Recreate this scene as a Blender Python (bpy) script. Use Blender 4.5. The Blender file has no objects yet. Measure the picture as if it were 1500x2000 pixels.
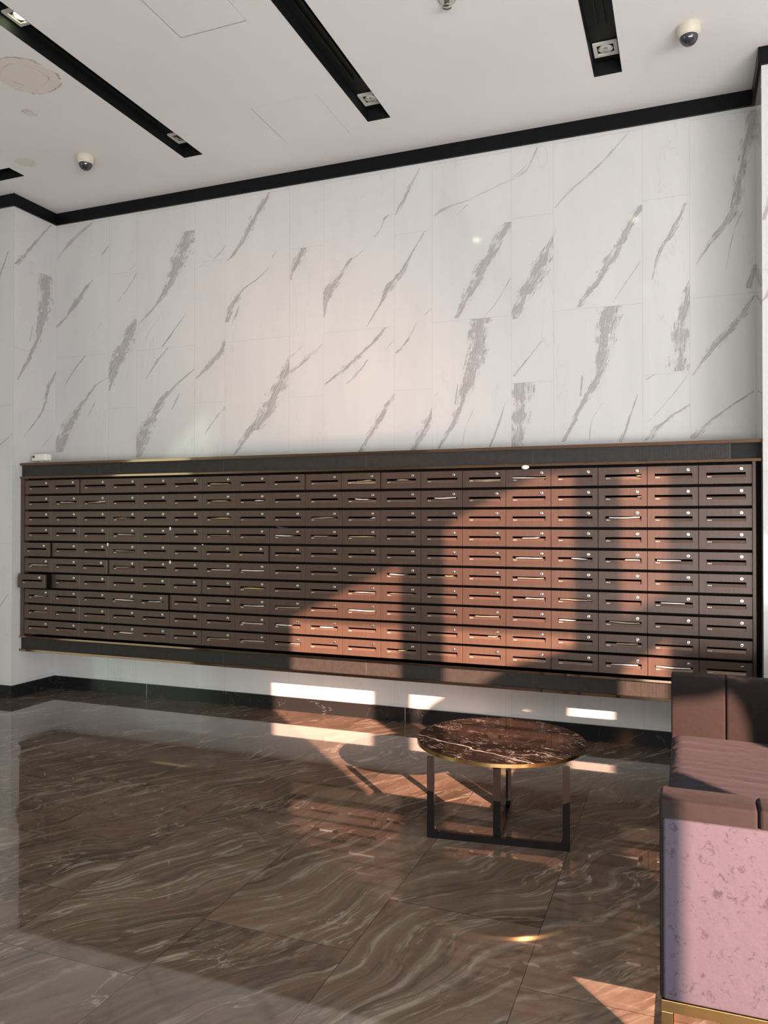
import bpy, bmesh, math, random
from mathutils import Vector, Matrix
random.seed(7)
S = bpy.context.scene
COL = S.collection

# ------------------------------------------------------------------ camera
CAM = Vector((5.46149, -5.68189, 1.55)); YAW, PITCH, ROLL, FPX = 0.36813, 0.01002, 0.00052, 1529.72
FW = Vector((-math.sin(YAW)*math.cos(PITCH), math.cos(YAW)*math.cos(PITCH), math.sin(PITCH)))
R0 = Vector((math.cos(YAW), math.sin(YAW), 0)); U0 = R0.cross(FW)
RT = R0*math.cos(ROLL) + U0*math.sin(ROLL); UP = U0*math.cos(ROLL) - R0*math.sin(ROLL)
cd = bpy.data.cameras.new('camera'); cam = bpy.data.objects.new('camera', cd); COL.objects.link(cam)
cd.sensor_fit = 'VERTICAL'; cd.sensor_height = 24.0; cd.lens = FPX*24.0/2000.0
cd.clip_start = 0.05; cd.clip_end = 200
M = Matrix((RT, UP, -FW)).transposed().to_4x4(); M.translation = CAM
cam.matrix_world = M
S.camera = cam

# ------------------------------------------------------------------ light
S.view_settings.view_transform = 'Standard'; S.view_settings.look = 'None'
S.view_settings.gamma = 1.0; S.view_settings.exposure = 0.10
S.view_settings.use_curve_mapping = False
S.cycles.use_denoising = True
S.cycles.max_bounces = 10; S.cycles.diffuse_bounces = 5; S.cycles.glossy_bounces = 5
S.cycles.caustics_reflective = True; S.cycles.blur_glossy = 1.0
S.cycles.sample_clamp_indirect = 0.0

SX, SZ = 0.945, 0.45                       # sunlight: for +1 m in y it moves -SX in x and -SZ in z
W = bpy.data.worlds.new('sky'); S.world = W; W.use_nodes = True
W.node_tree.nodes['Background'].inputs[0].default_value = (0.80, 0.88, 1.0, 1)
W.node_tree.nodes['Background'].inputs[1].default_value = 1.6

sd = bpy.data.lights.new('sun', 'SUN'); sd.energy = 33.0; sd.color = (1.0, 0.57, 0.40); sd.angle = math.radians(0.25)
sun = bpy.data.objects.new('sun', sd); COL.objects.link(sun)
sun.rotation_euler = Vector((-SX, 1.0, -SZ)).to_track_quat('-Z', 'Y').to_euler()

def area(name, loc, direction, sx, sy, power, color):
    d = bpy.data.lights.new(name, 'AREA'); d.shape = 'RECTANGLE'; d.size = sx; d.size_y = sy
    d.energy = power; d.color = color
    o = bpy.data.objects.new(name, d); COL.objects.link(o); o.location = loc
    o.rotation_euler = Vector(direction).to_track_quat('-Z', 'Z').to_euler()
    return o
# daylight of the bay and the glazed entrance on the left, plus added fills
area('rear_fill', (5.2, -8.85, 2.9), (0, 1, 0), 8.4, 4.6, 25, (0.95, 0.98, 1.0))  # added ambient fill in front of the solid rear wall
area('daylight_bay', (11.8, -8.80, 3.0), (-0.35, 1, 0), 3.4, 5.4, 330, (0.98, 0.98, 1.0))
area('ceiling_fill', (8.0, -8.7, 1.0), (-0.1, 1, 0.65), 11.0, 1.8, 780, (0.98, 0.97, 1.0))  # added fill, tilted up to brighten the ceiling
area('daylight_entrance', (-4.35, -7.0, 2.2), (1, 0.15, 0.2), 4.0, 3.6, 120, (0.80, 1.0, 0.76))
area('lower_wall_fill', (8.5, -8.6, 0.55), (-0.1, 1, 0.05), 9.0, 0.9, 240, (0.97, 0.98, 1.0))  # added low fill that brightens the wall below the cabinet
# added warm area lamp in place of the low sun's bounce off the floor
gl = area('floor_bounce_lamp', (7.72, -5.0, 0.22), (-SX, 1, SZ), 1.7, 0.35, 7.0, (1.0, 0.66, 0.50)); gl.data.spread = math.radians(21)

# ------------------------------------------------------------------ helpers
def tag(o, label=None, cat=None, group=None, kind=None):
    if label: o['label'] = label
    if cat: o['category'] = cat
    if group: o['group'] = group
    if kind: o['kind'] = kind
    return o

class MB:
    def __init__(s): s.bm = bmesh.new()
    def box(s, a, b, mi=0, bev=0.0, seg=2):
        r = bmesh.ops.create_cube(s.bm, size=1.0); vs = r['verts']
        for v in vs:
            v.co = Vector([(a[i]+b[i])/2 + v.co[i]*(b[i]-a[i]) for i in range(3)])
        fs = list({f for v in vs for f in v.link_faces})
        for f in fs: f.material_index = mi
        if bev > 0:
            es = list({e for v in vs for e in v.link_edges})
            bmesh.ops.bevel(s.bm, geom=es, offset=bev, segments=seg, affect='EDGES', profile=0.5)
        return s
    def quad(s, pts, mi=0):
        f = s.bm.faces.new([s.bm.verts.new(p) for p in pts]); f.material_index = mi
        return s
    def lathe(s, prof, loc=(0, 0, 0), axis='z', n=32, mi=0, smooth=True):
        rings = []
        for (r, z) in prof:
            ring = []
            for k in range(n):
                a = 2*math.pi*k/n; p = (r*math.cos(a), r*math.sin(a), z)
                if axis == 'y': p = (p[0], p[2], p[1])
                ring.append(s.bm.verts.new(Vector(p)+Vector(loc)))
            rings.append(ring)
        for i in range(len(rings)-1):
            for k in range(n):
                f = s.bm.faces.new((rings[i][k], rings[i][(k+1) % n], rings[i+1][(k+1) % n], rings[i+1][k]))
                f.material_index = mi; f.smooth = smooth
        for ring in (rings[0], rings[-1]):
            if (ring[0].co-ring[n//2].co).length > 1e-6:
                f = s.bm.faces.new(ring); f.material_index = mi
        return s
    def prism(s, poly, y0, y1, mi=0):       # polygon in x,z extruded along y
        a = [s.bm.verts.new((x, y0, z)) for x, z in poly]; b = [s.bm.verts.new((x, y1, z)) for x, z in poly]
        n = len(poly); fs = [s.bm.faces.new(a), s.bm.faces.new(b)]
        for i in range(n): fs.append(s.bm.faces.new((a[i], a[(i+1) % n], b[(i+1) % n], b[i])))
        for f in fs: f.material_index = mi
        return s
    def build(s, name, mats, parent=None, smooth=False, angle=None):
        bmesh.ops.recalc_face_normals(s.bm, faces=s.bm.faces)
        me = bpy.data.meshes.new(name); s.bm.to_mesh(me); s.bm.free()
        if not isinstance(mats, (list, tuple)): mats = [mats]
        for m in mats: me.materials.append(m)
        if smooth:
            for p in me.polygons: p.use_smooth = True
        if angle is not None:
            me.set_sharp_from_angle(angle=angle)
        o = bpy.data.objects.new(name, me); COL.objects.link(o)
        if parent: o.parent = parent
        return o

def empty(name, loc=(0, 0, 0), label=None, cat=None, group=None):
    o = bpy.data.objects.new(name, None); COL.objects.link(o); o.location = loc; o.empty_display_size = 0.05
    return tag(o, label, cat, group)

def new_mat(name):
    m = bpy.data.materials.new(name); m.use_nodes = True
    nt = m.node_tree; return m, nt, nt.nodes['Principled BSDF']
def N(nt, t, **kw):
    n = nt.nodes.new(t)
    for k, v in kw.items():
        if k.startswith('i_'): n.inputs[int(k[2:])].default_value = v
        else: setattr(n, k, v)
    return n
def L(nt, a, b): nt.links.new(a, b)
def math_n(nt, op, a, b=None, c=None, clamp=False):
    n = nt.nodes.new('ShaderNodeMath'); n.operation = op; n.use_clamp = clamp
    for i, v in enumerate((a, b, c)):
        if v is None: continue
        if hasattr(v, 'default_value') or hasattr(v, 'links'): nt.links.new(v, n.inputs[i])
        else: n.inputs[i].default_value = v
    return n.outputs[0]
def mix_n(nt, fac, a, b):
    n = nt.nodes.new('ShaderNodeMix'); n.data_type = 'RGBA'
    for i, v in ((0, fac), (6, a), (7, b)):
        if hasattr(v, 'links'): nt.links.new(v, n.inputs[i])
        else: n.inputs[i].default_value = v if i == 0 else (*v, 1)
    return n.outputs[2]
def ramp_n(nt, fac, stops):
    n = nt.nodes.new('ShaderNodeValToRGB'); e = n.color_ramp.elements
    while len(e) < len(stops): e.new(0.5)
    for i, (p, c) in enumerate(stops):
        e[i].position = p; e[i].color = (*c, 1) if len(c) == 3 else c
    nt.links.new(fac, n.inputs[0]); return n.outputs[0]
def noise_n(nt, vec, scale, detail=4, rough=0.5, dist=0.0):
    n = nt.nodes.new('ShaderNodeTexNoise'); n.inputs['Scale'].default_value = scale
    n.inputs['Detail'].default_value = detail; n.inputs['Roughness'].default_value = rough
    n.inputs['Distortion'].default_value = dist
    if vec is not None: nt.links.new(vec, n.inputs['Vector'])
    return n.outputs[0]
def simple(name, col, rough=0.5, metal=0.0, spec=0.5, coat=0.0):
    m, nt, b = new_mat(name)
    b.inputs['Base Color'].default_value = (*col, 1); b.inputs['Roughness'].default_value = rough
    b.inputs['Metallic'].default_value = metal; b.inputs['Specular IOR Level'].default_value = spec
    b.inputs['Coat Weight'].default_value = coat; b.inputs['Coat Roughness'].default_value = 0.05
    return m
def geo_pos(nt):
    g = nt.nodes.new('ShaderNodeNewGeometry'); return g.outputs['Position']

# ------------------------------------------------------------------ materials
WALLC = (0.545, 0.545, 0.535)
def marble_wall(axis):
    m, nt, b = new_mat('white_marble_tile_'+axis)
    sep = N(nt, 'ShaderNodeSeparateXYZ'); L(nt, geo_pos(nt), sep.inputs[0])
    X = sep.outputs[0 if axis == 'x' else 1]; Z = sep.outputs[2]
    u = math_n(nt, 'DIVIDE', math_n(nt, 'ADD', X, 9.15), 0.915)
    fr = math_n(nt, 'FRACT', u)
    d1 = math_n(nt, 'MULTIPLY', math_n(nt, 'MINIMUM', fr, math_n(nt, 'SUBTRACT', 1.0, fr)), 0.915)
    d2 = math_n(nt, 'MULTIPLY', math_n(nt, 'ABSOLUTE', math_n(nt, 'SUBTRACT', fr, 0.667)), 0.915)
    wide = math_n(nt, 'LESS_THAN', fr, 0.667)
    zo = math_n(nt, 'ADD', 2.55, math_n(nt, 'MULTIPLY', wide, 0.5))
    zf = math_n(nt, 'FRACT', math_n(nt, 'DIVIDE', math_n(nt, 'ADD', math_n(nt, 'SUBTRACT', Z, zo), 12.1), 1.21))
    d3 = math_n(nt, 'MULTIPLY', math_n(nt, 'MINIMUM', zf, math_n(nt, 'SUBTRACT', 1.0, zf)), 1.21)
    if axis == 'x':
        d = math_n(nt, 'MINIMUM', math_n(nt, 'MINIMUM', d1, d2), d3)
    else:
        d = d3
    seam = math_n(nt, 'LESS_THAN', d, 0.0016)
    # faint greys in the stone and slim hairline veins leaning to the right
    rot = N(nt, 'ShaderNodeMapping'); L(nt, geo_pos(nt), rot.inputs[0])
    rot.inputs['Rotation'].default_value = (0, math.radians(35), 0) if axis == 'x' else (math.radians(30), 0, 0)
    rot.inputs['Scale'].default_value = (3.0, 3.0, 0.7)
    cl = noise_n(nt, rot.outputs[0], 1.3, 4, 0.55, 0.6)
    c1 = ramp_n(nt, cl, [(0.35, (WALLC[0]*0.95, WALLC[1]*0.95, WALLC[2]*0.955)), (0.6, WALLC)])
    hn = noise_n(nt, rot.outputs[0], 0.9, 5, 0.55, 0.4)
    hv = math_n(nt, 'ABSOLUTE', math_n(nt, 'SUBTRACT', hn, 0.60))
    hm = math_n(nt, 'MULTIPLY', math_n(nt, 'LESS_THAN', hv, 0.004), 0.22)
    c2 = mix_n(nt, hm, c1, (0.40, 0.38, 0.38))
    c3 = mix_n(nt, math_n(nt, 'MULTIPLY', seam, 0.6), c2, (0.36, 0.34, 0.32))
    L(nt, c3, b.inputs['Base Color'])
    b.inputs['Roughness'].default_value = 0.07
    return m
def vein_mat():
    m, nt, b = new_mat('grey_marble_vein')
    uv = N(nt, 'ShaderNodeUVMap'); uv.uv_map = 'UVMap'
    sep = N(nt, 'ShaderNodeSeparateXYZ'); L(nt, uv.outputs[0], sep.inputs[0])
    t, s = sep.outputs[0], sep.outputs[1]       # t: metres along, s: -1..1 across
    at = N(nt, 'ShaderNodeAttribute'); at.attribute_name = 'vw'   # local width in metres, running offset
    sa = N(nt, 'ShaderNodeSeparateXYZ'); L(nt, at.outputs['Vector'], sa.inputs[0])
    sm = math_n(nt, 'MULTIPLY', s, sa.outputs[0])
    cb = N(nt, 'ShaderNodeCombineXYZ'); L(nt, math_n(nt, 'MULTIPLY', t, 3.0), cb.inputs[0]); L(nt, math_n(nt, 'MULTIPLY', sm, 34.0), cb.inputs[1]); L(nt, sa.outputs[1], cb.inputs[2])
    n1 = noise_n(nt, cb.outputs[0], 1.5, 5, 0.62, 0.5)
    cb2 = N(nt, 'ShaderNodeCombineXYZ'); L(nt, math_n(nt, 'MULTIPLY', t, 9.0), cb2.inputs[0]); L(nt, math_n(nt, 'MULTIPLY', sm, 22.0), cb2.inputs[1]); L(nt, sa.outputs[1], cb2.inputs[2])
    n2 = noise_n(nt, cb2.outputs[0], 1.6, 6, 0.7, 0.8)
    ed = math_n(nt, 'SUBTRACT', 1.0, math_n(nt, 'ABSOLUTE', s))
    e2 = math_n(nt, 'ADD', ed, math_n(nt, 'MULTIPLY', math_n(nt, 'SUBTRACT', n2, 0.56), 2.3))
    cb3 = N(nt, 'ShaderNodeCombineXYZ'); L(nt, math_n(nt, 'MULTIPLY', t, 7.0), cb3.inputs[0]); L(nt, math_n(nt, 'MULTIPLY', s, 0.9), cb3.inputs[1]); L(nt, sa.outputs[1], cb3.inputs[2])
    e2 = math_n(nt, 'ADD', e2, math_n(nt, 'MULTIPLY', math_n(nt, 'SUBTRACT', noise_n(nt, cb3.outputs[0], 1.5, 4, 0.6), 0.56), 2.6))
    edge = math_n(nt, 'MULTIPLY', e2, 1.9, clamp=True)
    st = ramp_n(nt, n1, [(0.38, (0.08, 0.08, 0.08)), (0.50, (0.55, 0.55, 0.55)), (0.66, (1, 1, 1))])
    a = math_n(nt, 'MULTIPLY', math_n(nt, 'MULTIPLY', edge, math_n(nt, 'ADD', 0.22, math_n(nt, 'MULTIPLY', st, 0.78))), sa.outputs[2])
    col = mix_n(nt, n1, (0.50, 0.465, 0.45), (0.36, 0.335, 0.34))
    L(nt, col, b.inputs['Base Color']); b.inputs['Roughness'].default_value = 0.07
    L(nt, a, b.inputs['Alpha'])
    return m
def floor_mat():
    m, nt, b = new_mat('brown_marble_floor')
    P = geo_pos(nt); sep = N(nt, 'ShaderNodeSeparateXYZ'); L(nt, P, sep.inputs[0])
    X, Y = sep.outputs[0], sep.outputs[1]
    u = math_n(nt, 'DIVIDE', math_n(nt, 'ADD', X, 20*0.616-3.71), 0.616)
    iu = math_n(nt, 'FLOOR', u); fu = math_n(nt, 'FRACT', u)
    off = math_n(nt, 'MULTIPLY', math_n(nt, 'PINGPONG', math_n(nt, 'ADD', iu, 1.0), 2.0), 0.407)
    v = math_n(nt, 'DIVIDE', math_n(nt, 'ADD', math_n(nt, 'SUBTRACT', Y, off), 3.49+12.2), 1.22)
    iv = math_n(nt, 'FLOOR', v); fv = math_n(nt, 'FRACT', v)
    dx = math_n(nt, 'MULTIPLY', math_n(nt, 'MINIMUM', fu, math_n(nt, 'SUBTRACT', 1.0, fu)), 0.616)
    dy = math_n(nt, 'MULTIPLY', math_n(nt, 'MINIMUM', fv, math_n(nt, 'SUBTRACT', 1.0, fv)), 1.22)
    seam = math_n(nt, 'LESS_THAN', math_n(nt, 'MINIMUM', dx, dy), 0.0014)
    # each tile shifts the pattern
    cid = N(nt, 'ShaderNodeCombineXYZ'); L(nt, iu, cid.inputs[0]); L(nt, iv, cid.inputs[1])
    wn = N(nt, 'ShaderNodeTexWhiteNoise'); wn.noise_dimensions = '3D'; L(nt, cid.outputs[0], wn.inputs[0])
    sh = N(nt, 'ShaderNodeVectorMath', operation='SCALE'); L(nt, wn.outputs['Color'], sh.inputs[0]); sh.inputs['Scale'].default_value = 0.34
    ad = N(nt, 'ShaderNodeVectorMath', operation='ADD'); L(nt, P, ad.inputs[0]); L(nt, sh.outputs[0], ad.inputs[1])
    # slow warp that bends the bedding
    wp = N(nt, 'ShaderNodeTexNoise'); wp.inputs['Scale'].default_value = 1.1; wp.inputs['Detail'].default_value = 2; L(nt, ad.outputs[0], wp.inputs[0])
    ws = N(nt, 'ShaderNodeVectorMath', operation='SUBTRACT'); L(nt, wp.outputs['Color'], ws.inputs[0]); ws.inputs[1].default_value = (0.5, 0.5, 0.5)
    w2 = N(nt, 'ShaderNodeVectorMath', operation='SCALE'); L(nt, ws.outputs[0], w2.inputs[0]); w2.inputs['Scale'].default_value = 0.62
    a2 = N(nt, 'ShaderNodeVectorMath', operation='ADD'); L(nt, ad.outputs[0], a2.inputs[0]); L(nt, w2.outputs[0], a2.inputs[1])
    wq = N(nt, 'ShaderNodeTexNoise'); wq.inputs['Scale'].default_value = 6.0; wq.inputs['Detail'].default_value = 3; L(nt, ad.outputs[0], wq.inputs[0])
    wr = N(nt, 'ShaderNodeVectorMath', operation='SUBTRACT'); L(nt, wq.outputs['Color'], wr.inputs[0]); wr.inputs[1].default_value = (0.5, 0.5, 0.5)
    w3 = N(nt, 'ShaderNodeVectorMath', operation='SCALE'); L(nt, wr.outputs[0], w3.inputs[0]); w3.inputs['Scale'].default_value = 0.035
    a3 = N(nt, 'ShaderNodeVectorMath', operation='ADD'); L(nt, a2.outputs[0], a3.inputs[0]); L(nt, w3.outputs[0], a3.inputs[1])
    mp = N(nt, 'ShaderNodeMapping'); mp.vector_type = 'TEXTURE'; L(nt, a3.outputs[0], mp.inputs[0])
    mp.inputs['Rotation'].default_value = (0, 0, math.radians(60)); mp.inputs['Scale'].default_value = (10.0, 1.0, 1.0)
    V = mp.outputs[0]
    nb = noise_n(nt, V, 3.2, 6, 0.6)
    base = ramp_n(nt, nb, [(0.30, (0.050, 0.033, 0.024)), (0.44, (0.098, 0.066, 0.048)), (0.56, (0.135, 0.094, 0.070)), (0.68, (0.19, 0.145, 0.115))])
    nf = noise_n(nt, V, 26.0, 5, 0.7)
    base = mix_n(nt, math_n(nt, 'MULTIPLY', math_n(nt, 'SUBTRACT', nf, 0.42), 1.4, clamp=True), base, (0.19, 0.145, 0.115))
    # pale bands
    n3 = noise_n(nt, V, 9.0, 4, 0.55)
    r1 = math_n(nt, 'ABSOLUTE', math_n(nt, 'SUBTRACT', n3, 0.56))
    p1 = math_n(nt, 'SUBTRACT', 1.0, math_n(nt, 'DIVIDE', r1, 0.026), clamp=True)
    n4 = noise_n(nt, P, 1.7, 2, 0.5)
    gate = math_n(nt, 'MULTIPLY', math_n(nt, 'SUBTRACT', n4, 0.36), 5.0, clamp=True)
    brk = math_n(nt, 'MULTIPLY', math_n(nt, 'SUBTRACT', noise_n(nt, V, 40.0, 3, 0.6), 0.36), 4.0, clamp=True)
    pm = math_n(nt, 'MULTIPLY', math_n(nt, 'MULTIPLY', p1, gate), math_n(nt, 'MULTIPLY', brk, 0.75))
    c = mix_n(nt, pm, base, (0.40, 0.36, 0.29))
    sv = N(nt, 'ShaderNodeSeparateXYZ'); L(nt, V, sv.inputs[0])
    for fq, ds, sc, th, st, colr, off in ((46.0, 9.0, 2.2, 0.55, 0.62, (0.34, 0.30, 0.245), 0.0), (118.0, 14.0, 3.0, 0.35, 0.42, (0.27, 0.225, 0.175), 3.1)):
        of = N(nt, 'ShaderNodeVectorMath', operation='ADD'); L(nt, V, of.inputs[0]); of.inputs[1].default_value = (off, off, 0)
        ph = math_n(nt, 'ADD', math_n(nt, 'MULTIPLY', sv.outputs[1], fq), math_n(nt, 'MULTIPLY', noise_n(nt, of.outputs[0], sc, 4, 0.6), ds))
        sn = math_n(nt, 'DIVIDE', math_n(nt, 'SUBTRACT', math_n(nt, 'SINE', ph), th), 1-th, clamp=True)
        gg = math_n(nt, 'MULTIPLY', math_n(nt, 'SUBTRACT', noise_n(nt, of.outputs[0], 3.4, 3, 0.55), 0.47), 7.0, clamp=True)
        c = mix_n(nt, math_n(nt, 'MULTIPLY', math_n(nt, 'MULTIPLY', sn, gg), math_n(nt, 'MULTIPLY', brk, st)), c, colr)
    # rust and green-grey bands
    n5 = noise_n(nt, V, 4.1, 3, 0.5)
    rm = math_n(nt, 'MULTIPLY', math_n(nt, 'SUBTRACT', 1.0, math_n(nt, 'DIVIDE', math_n(nt, 'ABSOLUTE', math_n(nt, 'SUBTRACT', n5, 0.62)), 0.02), clamp=True), 0.5)
    c = mix_n(nt, rm, c, (0.16, 0.085, 0.058))
    gm = math_n(nt, 'MULTIPLY', math_n(nt, 'SUBTRACT', 1.0, math_n(nt, 'DIVIDE', math_n(nt, 'ABSOLUTE', math_n(nt, 'SUBTRACT', n5, 0.40)), 0.018), clamp=True), 0.55)
    c = mix_n(nt, gm, c, (0.055, 0.050, 0.045))
    sp = noise_n(nt, P, 90.0, 3, 0.7)
    c = mix_n(nt, math_n(nt, 'MULTIPLY', math_n(nt, 'SUBTRACT', sp, 0.55), 1.2, clamp=True), c, (0.05, 0.035, 0.028))
    c = mix_n(nt, math_n(nt, 'MULTIPLY', seam, 0.8), c, (0.02, 0.014, 0.010))
    L(nt, c, b.inputs['Base Color'])
    b.inputs['Roughness'].default_value = 0.035; b.inputs['IOR'].default_value = 1.72
    return m
def ceiling_mat():
    m, nt, b = new_mat('white_ceiling_paint')
    P = geo_pos(nt); sep = N(nt, 'ShaderNodeSeparateXYZ'); L(nt, P, sep.inputs[0])
    big = noise_n(nt, P, 1.1, 3)
    c = ramp_n(nt, big, [(0.3, (0.78, 0.77, 0.755)), (0.7, (0.82, 0.81, 0.795))])
    def stain(cx, cy, r, strength, colr, ring, c):
        dx = math_n(nt, 'SUBTRACT', sep.outputs[0], cx); dy = math_n(nt, 'SUBTRACT', sep.outputs[1], cy)
        d = math_n(nt, 'SQRT', math_n(nt, 'ADD', math_n(nt, 'MULTIPLY', dx, dx), math_n(nt, 'MULTIPLY', dy, dy)))
        nn = noise_n(nt, P, 9.0, 4, 0.6)
        d = math_n(nt, 'ADD', d, math_n(nt, 'MULTIPLY', math_n(nt, 'SUBTRACT', nn, 0.5), r*0.5))
        inside = math_n(nt, 'MULTIPLY', math_n(nt, 'SUBTRACT', r, d), 60.0, clamp=True)
        c = mix_n(nt, math_n(nt, 'MULTIPLY', inside, strength), c, colr)
        for k, w in ((0.97, 0.006), (0.62, 0.004)):
            if not ring: break
            rr = math_n(nt, 'SUBTRACT', 1.0, math_n(nt, 'DIVIDE', math_n(nt, 'ABSOLUTE', math_n(nt, 'SUBTRACT', d, r*k)), w*1.6), clamp=True)
            rr = math_n(nt, 'MULTIPLY', rr, math_n(nt, 'MULTIPLY', math_n(nt, 'SUBTRACT', noise_n(nt, P, 17.0, 3), 0.42), 5.0, clamp=True))
            c = mix_n(nt, math_n(nt, 'MULTIPLY', rr, 0.9), c, (0.30, 0.19, 0.13))
        return c
    c = stain(1.52, -1.86, 0.21, 0.40, (0.66, 0.55, 0.44), True, c)
    c = stain(0.57, -0.92, 0.085, 0.5, (0.62, 0.58, 0.42), False, c)
    c = stain(1.185, -1.49, 0.045, 0.35, (0.52, 0.52, 0.48), True, c)
    c = stain(3.30, -2.02, 0.07, 0.4, (0.66, 0.60, 0.46), False, c)
    L(nt, c, b.inputs['Base Color']); b.inputs['Roughness'].default_value = 0.75
    return m
def mailbox_mat():
    m, nt, b = new_mat('brown_brushed_steel')
    P = geo_pos(nt); mp = N(nt, 'ShaderNodeMapping'); L(nt, P, mp.inputs[0]); mp.inputs['Scale'].default_value = (260, 260, 3)
    n = noise_n(nt, mp.outputs[0], 1.0, 2)
    c = ramp_n(nt, n, [(0.3, (0.068, 0.042, 0.032)), (0.7, (0.084, 0.055, 0.043))])
    L(nt, c, b.inputs['Base Color']); b.inputs['Metallic'].default_value = 0.25
    b.inputs['Roughness'].default_value = 0.38; b.inputs['Specular IOR Level'].default_value = 0.32
    return m
def band_mat():
    m, nt, b = new_mat('black_fluted_band')
    P = geo_pos(nt); sep = N(nt, 'ShaderNodeSeparateXYZ'); L(nt, P, sep.inputs[0])
    w = math_n(nt, 'SINE', math_n(nt, 'MULTIPLY', sep.outputs[0], 2*math.pi/0.009))
    bp = N(nt, 'ShaderNodeBump'); bp.inputs['Strength'].default_value = 0.35; bp.inputs['Distance'].default_value = 0.001
    L(nt, w, bp.inputs['Height']); L(nt, bp.outputs[0], b.inputs['Normal'])
    jt = math_n(nt, 'LESS_THAN', math_n(nt, 'FRACT', math_n(nt, 'DIVIDE', math_n(nt, 'ADD', sep.outputs[0], 0.36), 1.215)), 0.002)
    c = ramp_n(nt, noise_n(nt, P, 30, 2), [(0.3, (0.022, 0.020, 0.019)), (0.7, (0.030, 0.027, 0.025))])
    c = mix_n(nt, math_n(nt, 'MULTIPLY', jt, 0.5), c, (0.16, 0.14, 0.13))
    L(nt, c, b.inputs['Base Color']); b.inputs['Roughness'].default_value = 0.45; b.inputs['Specular IOR Level'].default_value = 0.2
    return m
def black_marble(name, table=False):
    m, nt, b = new_mat(name)
    P = geo_pos(nt)
    mp = N(nt, 'ShaderNodeMapping'); mp.vector_type = 'TEXTURE'; L(nt, P, mp.inputs[0]); mp.inputs['Rotation'].default_value = (0, 0, math.radians(-20)); mp.inputs['Scale'].default_value = (1.6, 0.75, 1)
    V = mp.outputs[0] if table else P
    if table:
        m1 = math_n(nt, 'ABSOLUTE', math_n(nt, 'SUBTRACT', noise_n(nt, V, 6.0, 6, 0.62, 0.8), 0.5))
        m2 = math_n(nt, 'ABSOLUTE', math_n(nt, 'SUBTRACT', noise_n(nt, V, 19.0, 5, 0.6, 1.0), 0.55))
        g = math_n(nt, 'MULTIPLY', math_n(nt, 'SUBTRACT', noise_n(nt, P, 8.0, 3), 0.47), 7.0, clamp=True)
        g2 = math_n(nt, 'MULTIPLY', math_n(nt, 'SUBTRACT', noise_n(nt, P, 20.0, 3), 0.48), 7.0, clamp=True)
        a = math_n(nt, 'MULTIPLY', math_n(nt, 'SUBTRACT', 1.0, math_n(nt, 'DIVIDE', m1, 0.007), clamp=True), g)
        a2 = math_n(nt, 'MULTIPLY', math_n(nt, 'SUBTRACT', 1.0, math_n(nt, 'DIVIDE', m2, 0.010), clamp=True), g2)
        a = math_n(nt, 'MAXIMUM', a, math_n(nt, 'MULTIPLY', a2, 0.8))
        c = mix_n(nt, a, (0.004, 0.003, 0.0028), (0.50, 0.46, 0.42))
        # the bold vein that crosses the front half
        sp = N(nt, 'ShaderNodeSeparateXYZ'); L(nt, P, sp.inputs[0])
        dx = math_n(nt, 'SUBTRACT', sp.outputs[0], 4.30); yy = math_n(nt, 'ADD', sp.outputs[1], 1.80)
        ln = math_n(nt, 'ADD', yy, math_n(nt, 'MULTIPLY', dx, 0.42))
        ln = math_n(nt, 'ADD', ln, math_n(nt, 'MULTIPLY', math_n(nt, 'SUBTRACT', noise_n(nt, P, 9.0, 4), 0.5), 0.10))
        bm_ = math_n(nt, 'SUBTRACT', 1.0, math_n(nt, 'DIVIDE', math_n(nt, 'ABSOLUTE', ln), 0.006), clamp=True)
        bm_ = math_n(nt, 'MULTIPLY', bm_, math_n(nt, 'MULTIPLY', math_n(nt, 'SUBTRACT', noise_n(nt, P, 5.0, 2), 0.35), 6.0, clamp=True))
        c = mix_n(nt, bm_, c, (0.55, 0.51, 0.46)); b.inputs['Specular IOR Level'].default_value = 0.2
        b.inputs['Roughness'].default_value = 0.07
    else:
        m1 = math_n(nt, 'ABSOLUTE', math_n(nt, 'SUBTRACT', noise_n(nt, V, 2.2, 5, 0.6, 0.8), 0.5))
        a = math_n(nt, 'MULTIPLY', math_n(nt, 'SUBTRACT', 1.0, math_n(nt, 'DIVIDE', m1, 0.003), clamp=True), 0.20)
        c = mix_n(nt, a, (0.012, 0.012, 0.013), (0.32, 0.29, 0.26))
        sp = N(nt, 'ShaderNodeSeparateXYZ'); L(nt, P, sp.inputs[0])
        jt = math_n(nt, 'LESS_THAN', math_n(nt, 'ABSOLUTE', math_n(nt, 'SUBTRACT', math_n(nt, 'FRACT', math_n(nt, 'DIVIDE', math_n(nt, 'ADD', sp.outputs[0], 0.15), 2.40)), 0.5)), 0.0008)
        c = mix_n(nt, math_n(nt, 'MULTIPLY', jt, 0.7), c, (0.5, 0.47, 0.43))
        b.inputs['Roughness'].default_value = 0.14; b.inputs['Specular IOR Level'].default_value = 0.22
    L(nt, c, b.inputs['Base Color'])
    return m
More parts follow.
